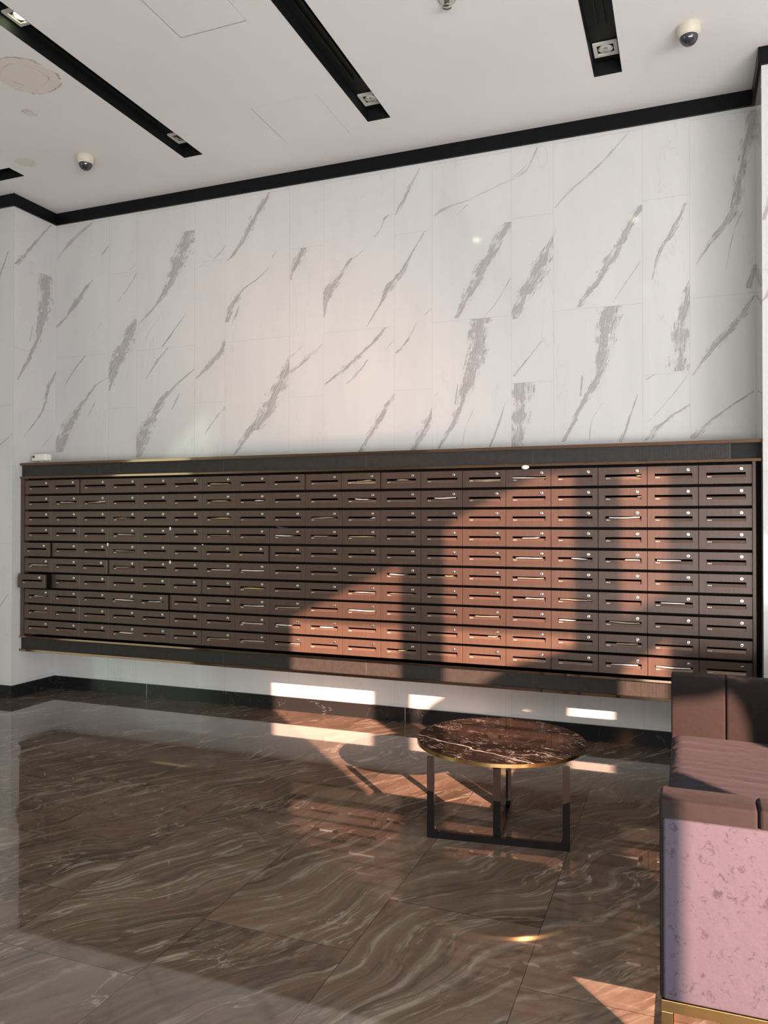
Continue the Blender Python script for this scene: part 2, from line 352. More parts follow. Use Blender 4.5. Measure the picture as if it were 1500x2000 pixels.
def velvet(name, dark, light, sheen, spots=0.5, scale=14.0):
    m, nt, b = new_mat(name)
    P = geo_pos(nt)
    n = noise_n(nt, P, scale, 6, 0.7, 0.6); f = noise_n(nt, P, 160, 2)
    k = ramp_n(nt, n, [(0.34, (0, 0, 0)), (0.44, (1, 1, 1))])
    c = mix_n(nt, math_n(nt, 'SUBTRACT', 1.0, math_n(nt, 'MULTIPLY', math_n(nt, 'SUBTRACT', 1.0, k), spots)), dark, light)
    c = mix_n(nt, math_n(nt, 'MULTIPLY', f, 0.25), c, dark)
    L(nt, c, b.inputs['Base Color']); b.inputs['Roughness'].default_value = 0.85
    b.inputs['Specular IOR Level'].default_value = 0.2
    b.inputs['Sheen Weight'].default_value = sheen; b.inputs['Sheen Roughness'].default_value = 0.45
    b.inputs['Sheen Tint'].default_value = (0.85, 0.72, 0.80, 1)
    bp = N(nt, 'ShaderNodeBump'); bp.inputs['Strength'].default_value = 0.25; bp.inputs['Distance'].default_value = 0.01
    L(nt, noise_n(nt, P, 22, 4), bp.inputs['Height']); L(nt, bp.outputs[0], b.inputs['Normal'])
    return m

m_wx, m_wy, m_vein = marble_wall('x'), marble_wall('y'), vein_mat()
m_floor, m_ceil = floor_mat(), ceiling_mat()
m_box, m_band = mailbox_mat(), band_mat()
m_black = simple('black_gloss_trim', (0.004, 0.004, 0.005), 0.4, spec=0.15)
m_trough = simple('matt_black_paint', (0.006, 0.007, 0.007), 0.6, spec=0.25)
m_base = black_marble('black_marble_skirting'); m_top = black_marble('dark_brown_marble', True)
m_bronze = simple('polished_bronze', (0.20, 0.125, 0.085), 0.06, 1.0)
m_gold = simple('brushed_gold', (0.62, 0.42, 0.18), 0.25, 1.0)
m_flap = simple('glossy_brown_flap', (0.13, 0.080, 0.058), 0.18, 0.4, 0.7)
m_dark = simple('dark_cavity', (0.006, 0.005, 0.0045), 0.8, spec=0.08)
m_chrome = simple('chrome', (0.62, 0.60, 0.56), 0.20, 1.0)
m_plate = simple('silver_number_marks', (0.62, 0.58, 0.55), 0.35, 0.3)
m_steel = simple('black_chrome', (0.020, 0.018, 0.018), 0.16, 0.7, 0.5)
m_white = simple('white_plastic', (0.72, 0.70, 0.64), 0.4)
m_cream = simple('cream_plastic', (0.56, 0.51, 0.41), 0.5)
m_paper = simple('white_paper', (0.80, 0.78, 0.76), 0.6)
m_yellow = simple('yellowed_paper', (0.70, 0.56, 0.25), 0.6)
m_beige = simple('beige_paper', (0.52, 0.43, 0.33), 0.6)
m_red = simple('dark_red_sticker', (0.22, 0.02, 0.05), 0.5)
m_smoke = simple('smoked_dome', (0.03, 0.03, 0.04), 0.05, 0.0, 0.9)
m_frame = simple('window_frame_grey', (0.10, 0.10, 0.10), 0.5)
m_vel = velvet('plum_velvet', (0.007, 0.005, 0.005), (0.016, 0.0115, 0.0115), 0.03, 0.5, 60)
m_vel2 = velvet('mauve_velvet', (0.030, 0.024, 0.030), (0.068, 0.058, 0.078), 0.06, 0.85, 40)
m_vel3 = velvet('seat_velvet', (0.011, 0.0095, 0.013), (0.021, 0.018, 0.026), 0.05, 0.5, 30)
m_rim = simple('gold_rim', (0.50, 0.33, 0.14), 0.22, 1.0)
m_plain = simple('plain_white_wall', (0.68, 0.66, 0.63), 0.6)
m_sun_blocker = simple('sun_blocker_grey', (0.35, 0.32, 0.30), 0.8)
def emit(name, col, st):
    m, nt, b = new_mat(name); b.inputs['Emission Color'].default_value = (*col, 1); b.inputs['Emission Strength'].default_value = st
    b.inputs['Base Color'].default_value = (0.8, 0.8, 0.8, 1); return m
m_lamp = emit('lit_lamp', (0.90, 1.0, 0.62), 22.0)

# ------------------------------------------------------------------ room
XR, ND, ZC, ZCB, ZB = 5.8918, 0.493, 4.391, 4.285, 0.111
def struct(o): return tag(o, kind='structure')

# veins as thin inlays: centre line in the plane of the wall, with widths, cut at the tile joints
def clip_poly(poly, idx, val, keep_greater):
    out = []
    for i in range(len(poly)):
        a, b2 = poly[i], poly[(i+1) % len(poly)]
        ia = (a[idx] >= val) == keep_greater or abs(a[idx]-val) < 1e-9; ib = (b2[idx] >= val) == keep_greater or abs(b2[idx]-val) < 1e-9
        if ia: out.append(a)
        if ia != ib:
            t = (val-a[idx])/(b2[idx]-a[idx]); out.append([a[k]+(b2[k]-a[k])*t for k in range(len(a))])
    return out
def add_veins(bm, veins, plane, off, lim):
    bm.loops.layers.uv.new('UVMap'); bm.loops.layers.float_vector.new('vw')
    uvl = bm.loops.layers.uv['UVMap']; vl = bm.loops.layers.float_vector['vw']
    for vi, (pts, strength) in enumerate(veins):
        # smooth the line
        P = []
        n = len(pts)
        for i in range(n-1):
            p0, p1, p2, p3 = pts[max(i-1, 0)], pts[i], pts[i+1], pts[min(i+2, n-1)]
            for k in range(6):
                t = k/6.0
                P.append([0.5*((2*p1[c]) + (-p0[c]+p2[c])*t + (2*p0[c]-5*p1[c]+4*p2[c]-p3[c])*t*t + (-p0[c]+3*p1[c]-3*p2[c]+p3[c])*t**3) for c in range(3)])
        P.append(list(pts[-1]))
        T = 0.0; rows = []
        for i, (h, z, w) in enumerate(P):
            if i: T += math.hypot(h-P[i-1][0], z-P[i-1][1])
            w = max(w*1.22, 0.013)
            rows.append((h, z, w/2, T))
        for i in range(len(rows)-1):
            a, b2 = rows[i], rows[i+1]
            poly = [[a[0]-a[2], a[1], a[3], -1, a[2]*2], [a[0]+a[2], a[1], a[3], 1, a[2]*2], [b2[0]+b2[2], b2[1], b2[3], 1, b2[2]*2], [b2[0]-b2[2], b2[1], b2[3], -1, b2[2]*2]]
            poly = clip_poly(poly, 0, lim[vi][0], True)
            if len(poly) > 2: poly = clip_poly(poly, 0, lim[vi][1], False)
            if len(poly) > 2: poly = clip_poly(poly, 1, lim[vi][2], True)
            if len(poly) > 2: poly = clip_poly(poly, 1, lim[vi][3], False)
            if len(poly) < 3: continue
            vs = [bm.verts.new((q[0], off, q[1]) if plane == 'y' else (off, q[0], q[1])) for q in poly]
            f = bm.faces.new(vs); f.material_index = 1
            for lp, q in zip(f.loops, poly):
                lp[uvl].uv = (q[2], q[3]); lp[vl] = Vector((q[4], vi*3.7, strength))

BACK = [([(1.485, 4.046, 0.192), (1.363, 3.795, 0.194), (1.24, 3.57, 0.107), (1.132, 3.446, 0.054), (1.024, 3.351, 0.037), (0.932, 3.284, 0.018)], 0.95), ([(0.913, 3.331, 0.074), (0.821, 3.172, 0.168), (0.738, 3.025, 0.188), (0.663, 2.862, 0.152), (0.616, 2.711, 0.029)], 1), ([(0.606, 2.835, 0.023), (0.462, 2.767, 0.035), (0.346, 2.649, 0.069), (0.209, 2.499, 0.139), (0.11, 2.346, 0.191), (0.01, 2.176, 0.192)], 0.8), ([(1.529, 2.848, 0.021), (1.367, 2.741, 0.053), (1.226, 2.63, 0.098), (1.1, 2.472, 0.163), (1.01, 2.296, 0.183), (0.919, 2.102, 0.166)], 0.85), ([(0.434, 3.741, 0.012), (0.34, 3.666, 0.079), (0.242, 3.55, 0.099), (0.143, 3.449, 0.06), (0.009, 3.335, 0.037)], 0.95), ([(0.912, 3.742, 0.011), (0.838, 3.643, 0.024), (0.707, 3.504, 0.008)], 0.9), ([(1.435, 3.335, 0.009), (1.295, 3.177, 0.023), (1.188, 3.063, 0.029)], 0.95), ([(1.26, 3.058, 0.021), (1.135, 2.936, 0.036), (1.017, 2.793, 0.009)], 0.95), ([(0.609, 4.031, 0.011), (0.562, 3.983, 0.027), (0.514, 3.942, 0.015)], 0.8), ([(0.363, 3.062, 0.02), (0.226, 2.938, 0.034), (0.107, 2.788, 0.01)], 0.85), ([(1.839, 3.073, 0.05), (1.747, 2.935, 0.093), (1.628, 2.827, 0.065), (1.533, 2.76, 0.021)], 0.9), ([(2.254, 4.263, 0.019), (2.19, 4.18, 0.081), (2.125, 4.089, 0.098), (2.011, 3.904, 0.069), (1.912, 3.787, 0.047), (1.837, 3.738, 0.017)], 0.9), ([(2.247, 3.633, 0.013), (2.127, 3.547, 0.039), (1.996, 3.476, 0.053), (1.897, 3.356, 0.092), (1.839, 3.217, 0.05)], 0.9), ([(1.963, 3.35, 0.013), (1.93, 3.266, 0.033), (1.892, 3.198, 0.013)], 0.75), ([(1.841, 2.509, 0.037), (1.715, 2.385, 0.022), (1.63, 2.279, 0.009)], 0.85), ([(2.162, 2.407, 0.049), (2.065, 2.284, 0.114), (1.999, 2.186, 0.082), (1.917, 2.089, 0.025)], 0.7), ([(0.435, 4.272, 0.039), (0.318, 4.201, 0.089), (0.179, 4.125, 0.08), (0.005, 3.964, 0.03)], 0.55), ([(1.828, 3.877, 0.024), (1.778, 3.818, 0.034), (1.719, 3.774, 0.024)], 0.6), ([(1.659, 3.767, 0.009), (1.539, 3.7, 0.017)], 0.5), ([(1.205, 3.379, 0.007), (1.097, 3.269, 0.015), (1.006, 3.141, 0.007)], 0.45), ([(1.368, 2.645, 0.011), (1.333, 2.58, 0.032), (1.294, 2.508, 0.011)], 0.6), ([(0.721, 2.552, 0.015), (0.636, 2.51, 0.01)], 0.5), ([(0.463, 2.627, 0.008), (0.424, 2.567, 0.031), (0.376, 2.491, 0.016)], 0.45), ([(0.911, 3.818, 0.015), (0.818, 3.775, 0.015)], 0.5), ([(0.536, 3.335, 0.019), (0.459, 3.256, 0.016), (0.333, 3.181, 0.01)], 0.5), ([(2.578, 3.769, 0.093), (2.516, 3.658, 0.093), (2.477, 3.593, 0.056), (2.451, 3.512, 0.019)], 1), ([(3.125, 3.707, 0.007), (3.037, 3.637, 0.026), (2.949, 3.593, 0.03)], 0.7), ([(2.993, 3.628, 0.029), (2.904, 3.516, 0.067), (2.815, 3.417, 0.128), (2.762, 3.285, 0.076), (2.755, 3.176, 0.012)], 1), ([(3.424, 3.987, 0.042), (3.368, 3.935, 0.056), (3.29, 3.913, 0.036), (3.24, 3.826, 0.007), (3.19, 3.766, 0.006)], 0.7), ([(3.605, 3.764, 0.007), (3.48, 3.57, 0.031), (3.41, 3.459, 0.077), (3.326, 3.375, 0.106), (3.255, 3.263, 0.036), (3.125, 3.067, 0.007)], 0.95), ([(4.263, 3.74, 0.101), (4.148, 3.578, 0.115), (4.019, 3.352, 0.124), (3.927, 3.195, 0.099), (3.854, 3.067, 0.073)], 0.85), ([(3.967, 3.947, 0.039), (3.794, 3.92, 0.08), (3.673, 3.86, 0.027)], 0.6), ([(3.941, 3.912, 0.026), (3.854, 3.847, 0.008)], 0.5), ([(3.29, 3.053, 0.043), (3.198, 2.96, 0.05), (3.111, 2.887, 0.051), (2.935, 2.751, 0.074), (2.763, 2.633, 0.03)], 0.9), ([(3.133, 2.811, 0.014), (3.038, 2.703, 0.044), (2.95, 2.628, 0.009)], 0.7), ([(2.455, 2.91, 0.023), (2.416, 2.787, 0.11), (2.322, 2.625, 0.175), (2.242, 2.474, 0.16), (2.13, 2.295, 0.114)], 0.9), ([(2.747, 2.97, 0.023), (2.603, 2.857, 0.069), (2.447, 2.75, 0.078)], 0.6), ([(2.572, 2.97, 0.009), (2.455, 2.882, 0.028)], 0.6), ([(3.361, 2.536, 0.021), (3.255, 2.382, 0.093), (3.155, 2.213, 0.087), (3.068, 2.082, 0.073)], 0.8), ([(4.045, 3.062, 0.175), (4.019, 2.88, 0.169), (3.979, 2.692, 0.144), (3.913, 2.478, 0.099), (3.834, 2.29, 0.06), (3.713, 2.088, 0.03)], 1.0), ([(3.666, 2.414, 0.02), (3.605, 2.261, 0.103), (3.508, 2.082, 0.076)], 0.7), ([(4.224, 2.411, 0.008), (4.173, 2.25, 0.023), (4.108, 2.088, 0.023)], 0.8), ([(3.536, 3.064, 0.007), (3.466, 2.938, 0.025), (3.375, 2.84, 0.053)], 0.7), ([(3.666, 3.169, 0.011), (3.598, 3.11, 0.008)], 0.6), ([(3.361, 2.96, 0.017), (3.283, 2.867, 0.011)], 0.6), ([(4.263, 3.325, 0.005), (4.161, 3.159, 0.01), (4.064, 3.06, 0.009)], 0.6), ([(3.986, 2.372, 0.005), (3.926, 2.248, 0.009), (3.9, 2.108, 0.005)], 0.5), ([(3.863, 2.571, 0.013), (3.841, 2.418, 0.019)], 0.7), ([(2.319, 3.773, 0.008), (2.279, 3.714, 0.019)], 0.4), ([(4.583, 3.622, 0.036), (4.536, 3.504, 0.11), (4.462, 3.34, 0.148), (4.376, 3.2, 0.15), (4.288, 3.021, 0.063)], 0.95), ([(5.187, 3.732, 0.067), (5.091, 3.59, 0.074), (4.999, 3.411, 0.098), (4.882, 3.232, 0.088), (4.752, 3.063, 0.053)], 0.85), ([(5.175, 3.348, 0.006), (5.055, 3.177, 0.008), (4.986, 3.074, 0.006)], 0.7), ([(5.468, 3.703, 0.032), (5.38, 3.516, 0.046), (5.303, 3.397, 0.035), (5.247, 3.204, 0.007)], 0.85), ([(5.911, 4.328, 0.092), (5.828, 3.98, 0.082), (5.765, 3.625, 0.073), (5.68, 3.488, 0.068), (5.606, 3.394, 0.042), (5.531, 3.277, 0.015)], 0.7), ([(5.832, 3.616, 0.008), (5.764, 3.477, 0.01), (5.711, 3.21, 0.004)], 0.6), ([(4.975, 3.066, 0.167), (4.951, 2.924, 0.15), (4.928, 2.746, 0.116), (4.869, 2.545, 0.082), (4.787, 2.381, 0.059), (4.643, 2.107, 0.034)], 1.0), ([(5.499, 3.188, 0.022), (5.455, 2.995, 0.092), (5.433, 2.788, 0.13), (5.419, 2.562, 0.157)], 0.95), ([(5.887, 3.235, 0.02), (5.855, 3.08, 0.056)], 0.8), ([(5.884, 3.032, 0.018), (5.793, 2.882, 0.067), (5.678, 2.756, 0.089), (5.582, 2.637, 0.045), (5.507, 2.527, 0.013)], 0.8), ([(5.883, 2.401, 0.022), (5.739, 2.307, 0.047), (5.602, 2.199, 0.074), (5.506, 2.1, 0.102)], 0.8), ([(5.501, 2.337, 0.03), (5.388, 2.267, 0.049), (5.278, 2.179, 0.066), (5.211, 2.099, 0.056)], 0.7), ([(5.481, 2.54, 0.006), (5.355, 2.374, 0.009), (5.222, 2.228, 0.007)], 0.5), ([(5.15, 2.42, 0.007), (5.099, 2.269, 0.019), (5.036, 2.093, 0.048)], 0.8), ([(4.35, 2.55, 0.175), (4.337, 2.355, 0.144), (4.312, 2.081, 0.125)], 0.9), ([(4.489, 2.841, 0.007), (4.362, 2.69, 0.021), (4.287, 2.601, 0.018)], 0.7), ([(5.268, 2.552, 0.022), (5.206, 2.517, 0.031)], 0.6), ([(4.915, 2.374, 0.006), (4.845, 2.257, 0.009), (4.827, 2.113, 0.006)], 0.5), ([(4.778, 2.575, 0.014), (4.763, 2.43, 0.019)], 0.7), ([(4.464, 4.266, 0.017), (4.377, 4.099, 0.031), (4.2, 4.026, 0.051), (3.914, 3.942, 0.026), (3.727, 3.885, 0.008)], 0.5), ([(5.104, 4.263, 0.007), (4.907, 4.062, 0.035), (4.694, 3.901, 0.036), (4.586, 3.794, 0.01)], 0.55), ([(4.389, 4.147, 0.01), (4.314, 4.084, 0.028), (4.264, 4.067, 0.01)], 0.4), ([(3.563, 4.256, 0.011), (3.452, 4.062, 0.061), (3.368, 3.915, 0.028)], 0.6), ([(1.037, 4.424, 0.009), (0.928, 4.227, 0.011)], 0.5)]
BACK_LIM = [(0.915, 1.5253, 3.05, 4.26), (0.6103, 0.915, 2.55, 3.76), (0.0, 0.6103, 1.84, 3.05), (0.915, 1.5253, 1.84, 3.05), (0.0, 0.6103, 3.05, 4.26), (0.6103, 0.915, 2.55, 3.76), (0.915, 1.5253, 3.05, 4.26), (0.915, 1.5253, 1.84, 3.05), (0.0, 0.6103, 3.05, 4.26), (0.0, 0.6103, 1.84, 3.05), (1.5253, 1.83, 2.55, 3.76), (1.83, 2.4403, 3.05, 4.26), (1.83, 2.4403, 3.05, 4.26), (1.83, 2.4403, 3.05, 4.26), (1.5253, 1.83, 1.34, 2.55), (1.83, 2.4403, 1.84, 3.05), (0.0, 0.6103, 3.05, 4.26), (1.5253, 1.83, 3.76, 4.28), (1.5253, 1.83, 2.55, 3.76), (0.915, 1.5253, 3.05, 4.26), (0.915, 1.5253, 1.84, 3.05), (0.6103, 0.915, 1.34, 2.55), (0.0, 0.6103, 1.84, 3.05), (0.6103, 0.915, 3.76, 4.28), (0.0, 0.6103, 3.05, 4.26), (2.4403, 2.745, 2.55, 3.76), (2.745, 3.3553, 3.05, 4.26), (2.745, 3.3553, 3.05, 4.26), (2.745, 3.3553, 3.05, 4.26), (0.0, 5.8918, 2.55, 3.76), (3.66, 4.2703, 3.05, 4.26), (3.66, 4.2703, 3.05, 4.26), (3.66, 4.2703, 3.05, 4.26), (2.745, 3.3553, 1.84, 3.05), (2.745, 3.3553, 1.84, 3.05), (1.83, 2.4403, 1.84, 3.05), (2.4403, 2.745, 2.55, 3.76), (2.4403, 2.745, 2.55, 3.76), (2.745, 3.3553, 1.84, 3.05), (3.66, 4.2703, 1.84, 3.05), (3.3553, 3.66, 1.34, 2.55), (3.66, 4.2703, 1.84, 3.05), (3.3553, 3.66, 2.55, 3.76), (3.3553, 3.66, 2.55, 3.76), (2.745, 3.3553, 1.84, 3.05), (3.66, 4.2703, 3.05, 4.26), (3.66, 4.2703, 1.84, 3.05), (3.66, 4.2703, 1.84, 3.05), (1.83, 2.4403, 3.05, 4.26), (4.2703, 4.575, 2.55, 3.76), (4.575, 5.1853, 3.05, 4.26), (4.575, 5.1853, 3.05, 4.26), (5.1853, 5.49, 2.55, 3.76), (5.49, 5.8918, 3.05, 4.26), (5.49, 5.8918, 3.05, 4.26), (4.575, 5.1853, 1.84, 3.05), (5.1853, 5.49, 2.55, 3.76), (5.49, 5.8918, 3.05, 4.26), (5.49, 5.8918, 1.84, 3.05), (5.49, 5.8918, 1.84, 3.05), (5.1853, 5.49, 1.34, 2.55), (5.1853, 5.49, 1.34, 2.55), (4.575, 5.1853, 1.84, 3.05), (4.2703, 4.575, 1.34, 2.55), (4.2703, 4.575, 2.55, 3.76), (5.1853, 5.49, 1.34, 2.55), (4.575, 5.1853, 1.84, 3.05), (4.575, 5.1853, 1.84, 3.05), (0.0, 5.8918, 3.05, 4.26), (4.575, 5.1853, 3.05, 4.26), (4.2703, 4.575, 3.76, 4.28), (3.3553, 3.66, 3.76, 4.28), (0.915, 1.5253, 4.26, 4.28)]
LEFTV = [([(-0.066, 4.268, 0.031), (-0.267, 4.028, 0.055), (-0.467, 3.782, 0.056)], 0.7), ([(-0.114, 3.792, 0.164), (-0.139, 3.491, 0.163), (-0.192, 3.26, 0.1), (-0.319, 2.988, 0.058), (-0.451, 2.768, 0.011)], 1.0), ([(-0.005, 2.921, 0.032), (-0.098, 2.748, 0.051), (-0.158, 2.544, 0.032), (-0.372, 2.282, 0.011)], 0.9), ([(-0.282, 3.286, 0.02), (-0.31, 3.142, 0.019)], 0.5), ([(-0.043, 2.346, 0.017), (-0.155, 2.21, 0.01)], 0.5)]
LEFT_LIM = [(-0.493, -0.001, 0.12, 4.28)]*5


mb = MB()
mb.box((-0.12, 0, 0), (XR+0.12, 0.12, ZC+0.1))
add_veins(mb.bm, BACK, 'y', -0.0005, BACK_LIM)
struct(mb.build('wall_back', [m_wx, m_vein]))
mb = MB(); mb.box((-0.12, -ND+0.002, 0), (0, 0, ZC+0.1)); add_veins(mb.bm, LEFTV, 'x', 0.0005, LEFT_LIM)
struct(mb.build('wall_niche_left', [m_wy, m_vein]))
mb = MB(); mb.box((XR, -ND+0.002, 0), (XR+0.12, 0, ZC+0.1)); struct(mb.build('wall_niche_right', m_wy))
FV = [([(-0.06, 3.9, .02), (-0.25, 3.5, .03), (-0.4, 3.2, .01)], .8), ([(0.0, 2.3, .01), (-0.3, 2.1, .05), (-0.5, 1.95, .02)], .7), ([(-0.05, 0.9, .02), (-0.3, 0.6, .03)], .6)]
mb = MB(); mb.box((-4.4, -ND, 0), (-0.12, -ND+0.12, ZC+0.1)); mb.box((-0.12, -ND, 0), (0, -ND+0.001, ZC+0.1)); add_veins(mb.bm, FV, 'y', -ND-0.0005, [(-4.4, 0, 0.12, 4.28)]*3)
struct(mb.build('wall_front_left', [m_wx, m_vein]))
FR = [([(6.0, 3.65, .02), (5.95, 3.5, .05), (5.9, 3.35, .03)], .9), ([(6.02, 3.05, .05), (5.96, 2.95, .06), (5.89, 2.86, .02)], .9), ([(6.3, 2.4, .02), (6.1, 2.1, .05), (5.95, 1.9, .03)], .8)]
mb = MB(); mb.box((XR, -ND-0.0008, 0), (XR+0.12, -ND, ZC+0.1)); mb.box((XR+0.12, -ND, 0), (15.0, -ND+0.12, ZC+0.1)); add_veins(mb.bm, FR, 'y', -ND-0.0013, [(XR, 9, 0.12, 4.28)]*3)
struct(mb.build('wall_front_right', [m_wx, m_vein]))

mb = MB(); mb.quad([(-4.5, -9.2, 0), (15.1, -9.2, 0), (15.1, 0.02, 0), (-4.5, 0.02, 0)]); struct(mb.build('floor', m_floor))

# ceiling: a slab with openings for the light troughs and the access panels
TW = {'a': (1.795, 1.965), 'b': (3.352, 3.524), 'c': (4.920, 5.092)}
TEND = -0.535; YF = -5.0
holes = [(x0, x1, YF, TEND) for x0, x1 in TW.values()] + [(-3.2, 0.37, -0.90, -0.74)]
PAN = [(2.662, 3.164, -0.992, -0.380), (2.690, 3.135, -2.44, -1.830)]
holes += PAN
xs = sorted({-4.5, 15.1} | {h[0] for h in holes} | {h[1] for h in holes})
ys = sorted({YF, 0.12} | {h[2] for h in holes} | {h[3] for h in holes})
mb = MB()
for i in range(len(xs)-1):
    for j in range(len(ys)-1):
        cx, cy = (xs[i]+xs[i+1])/2, (ys[j]+ys[j+1])/2
        if any(h[0] < cx < h[1] and h[2] < cy < h[3] for h in holes): continue
        mb.quad([(xs[i], ys[j], ZC), (xs[i], ys[j+1], ZC), (xs[i+1], ys[j+1], ZC), (xs[i+1], ys[j], ZC)])
mb.quad([(-4.5, YF, ZC), (15.1, YF, ZC), (15.1, YF, 6.6), (-4.5, YF, 6.6)])
mb.quad([(-4.5, YF, 6.6), (15.1, YF, 6.6), (15.1, -9.2, 6.6), (-4.5, -9.2, 6.6)])
mb.quad([(-4.5, YF, 4.62), (15.1, YF, 4.62), (15.1, 0.12, 4.62), (-4.5, 0.12, 4.62)])
struct(mb.build('ceiling', m_ceil))
for (a, b2, c, d), lab in zip(PAN, ('square flush ceiling access panel nearer the back wall, beside the middle light trough', 'square flush ceiling access panel cut by the top of the photo')):
    g = 0.0022
    mb = MB(); mb.box((a+g, c+g, ZC+0.0005), (b2-g, d-g, ZC+0.012))
    tag(mb.build('access_panel', m_ceil), lab, 'access panel', 'ceiling access panels')

# black light troughs
def trough(name_label, x0, x1, y0, y1):
    t = empty('light_trough', ((x0+x1)/2, (y0+y1)/2, ZC), name_label, 'light trough', 'black light troughs in the ceiling')
    ox, oy, oz = t.location
    d = 0.082; e = 0.002
    mb = MB()
    B = lambda a, b2: mb.box([a[0]-ox, a[1]-oy, a[2]-oz], [b2[0]-ox, b2[1]-oy, b2[2]-oz])
    B((x0, y0, ZC+d), (x1, y1, ZC+d+0.01))
    for a, b2 in (((x0, y0), (x0+e, y1)), ((x1-e, y0), (x1, y1)), ((x0, y0), (x1, y0+e)), ((x0, y1-e), (x1, y1))):
        B((a[0], a[1], ZC-0.001), (b2[0], b2[1], ZC+d))
    mb.build('channel', m_trough, t)
    if y1-y0 > 1:
        for q in (0.36, 0.62):
            mb = MB(); xx = x0+(x1-x0)*q
            
            for ra, rb in ((y0+0.02, -4.85), (-4.65, -2.34), (-2.14, y1-0.42)): B((xx-0.006, ra, ZC+d-0.018), (xx+0.006, rb, ZC+d))
            mb.build('rail', m_trough, t)
    return t
trough('long black ceiling trough at left, running diagonally across the top left corner', *TW['a'], YF+0.01, TEND)
trough('long black ceiling trough in the middle, between the two access panels and sprinkler', *TW['b'], YF+0.01, TEND)
trough('short-looking black ceiling trough at top right, beside the dome camera', *TW['c'], YF+0.01, TEND)
trough('black ceiling trough end at the left edge, running parallel to the back wall', -3.2, 0.37, -0.90, -0.74)

def downlight(x, y, lit, label):
    t = empty('downlight', (x, y, ZC+0.078), label, 'downlight', 'square recessed downlights in the troughs')
    w, wi = 0.072, 0.050
    mb = MB()
    for a, b2 in (((-w, -w), (w, -wi)), ((-w, wi), (w, w)), ((-w, -wi), (-wi, wi)), ((wi, -wi), (w, wi))):
        mb.box((a[0], a[1], -0.012), (b2[0], b2[1], 0.0))
    mb.build('square_frame', m_white, t)
    mb = MB(); mb.box((-wi, -wi, -0.001), (wi, wi, 0.002)); mb.build('back_plate', m_trough, t)
    mb = MB(); mb.lathe([(0.044, -0.004), (0.046, -0.008), (0.040, -0.006), (0.030, 0.0), (0.012, 0.0028)], n=28); mb.build('reflector', m_chrome, t)
    mb = MB(); mb.lathe([(0.0001, -0.006), (0.012, -0.004), (0.014, 0.001), (0.0001, 0.002)] if not lit else [(0.0001, -0.010), (0.034, -0.009), (0.036, -0.002), (0.0001, 0.0)], n=20)
    mb.build('bulb', m_lamp if lit else m_chrome, t)
    if lit:
        d = bpy.data.lights.new('downlight_beam', 'SPOT'); d.energy = 9; d.color = (0.86, 1.0, 0.66); d.spot_size = math.radians(120); d.spot_blend = 0.6; d.shadow_soft_size = 0.03
        o = bpy.data.objects.new('downlight_beam', d); COL.objects.link(o); o.location = (x, y, ZC+0.062)
    return t
xa, xb, xc = [sum(TW[k])/2 for k in 'abc']
downlight(xb, -0.69, False, 'unlit square downlight at the near end of the middle ceiling trough')
downlight(xc, -0.70, False, 'unlit square downlight at the end of the right ceiling trough, round reflector showing')
downlight(xa, -0.70, False, 'unlit downlight near the wall end of the left ceiling trough')
downlight(xa, -2.24, True, 'lit greenish downlight in the left ceiling trough, at the top left corner')
downlight(xb, -2.24, True, 'lit downlight of the middle trough just above the frame, mirrored in the wall')
downlight(xc, -2.24, True, 'lit downlight of the right trough just above the frame, mirrored in the wall')
downlight(xb, -4.75, True, 'lit downlight farther back in the middle trough, mirrored low in the wall')
downlight(xc, -4.75, True, 'lit downlight farther back in the right trough, mirrored low in the wall')

# crown and skirting
TC, TB = 0.018, 0.016
def run(name, pts, z0, z1, th, mat):           # pts: inner wall face; band on the room side
    mb = MB()
    for a, b2 in pts: mb.box((a[0], a[1], z0), (b2[0], b2[1], z1))
    return struct(mb.build(name, mat))
def trims(zs, th, mat, names):
    run(names[0], [((0, -th), (XR, 0))], *zs, th, mat)
    run(names[1], [((0, -ND-th), (th, -th))], *zs, th, mat)
    run(names[2], [((XR-th, -ND-th), (XR, -th))], *zs, th, mat)
    run(names[3], [((-4.4, -ND-th), (0, -ND))], *zs, th, mat)
    run(names[4], [((XR, -ND-th), (15.0, -ND))], *zs, th, mat)
trims((ZCB, ZC), TC, m_black, ('trim_1', 'trim_2', 'trim_3', 'trim_4', 'trim_5'))
trims((0, ZB), TB, m_base, ('baseboard_back', 'baseboard_niche_left', 'baseboard_niche_right', 'baseboard_front_left', 'baseboard_front_right'))

# rest of the hall behind the camera
mb = MB(); mb.box((-4.6, -9.2, 0), (-4.4, -ND, 6.6)); struct(mb.build('wall_left', m_plain))
mb = MB(); mb.box((15.0, -9.2, 0), (15.2, -ND, 6.6)); struct(mb.build('wall_right', m_plain))
FY = -9.0
U1, U2, U3, U4, U5, U6 = [u-SX*FY for u in (2.303, 3.262, 3.50, 4.486, 4.690, 5.165)]
mb = MB()
mb.box((-4.4, FY-0.2, 0), (U1, FY, 6.6)); mb.box((U6, FY-0.2, 0), (15.0, FY, 6.6)); mb.box((U1, FY-0.2, 6.4), (U6, FY, 6.6))
struct(mb.build('wall_rear', m_plain))
mb = MB()
mb.box((U2, FY-0.10, 0), (U3, FY, 6.4)); mb.box((U4, FY-0.10, 0), (U5, FY, 6.4)); mb.box((U1, FY-0.06, 0), (U6, FY, 0.06))
mb.prism([(u-SX*FY, v-SZ*FY) for u, v in ((4.30, 0.13), (4.36, 0.10), (4.42, 0.03), (4.455, -0.07), (4.475, -0.25), (4.49, -0.25), (4.49, 0.13))], FY-0.08, FY-0.02)  # added curved piece by the mullion, shaped to shade the sofa arm
struct(mb.build('window_1', m_frame))
m_sun_filter, _nt, _b = new_mat('translucent_sun_filter')
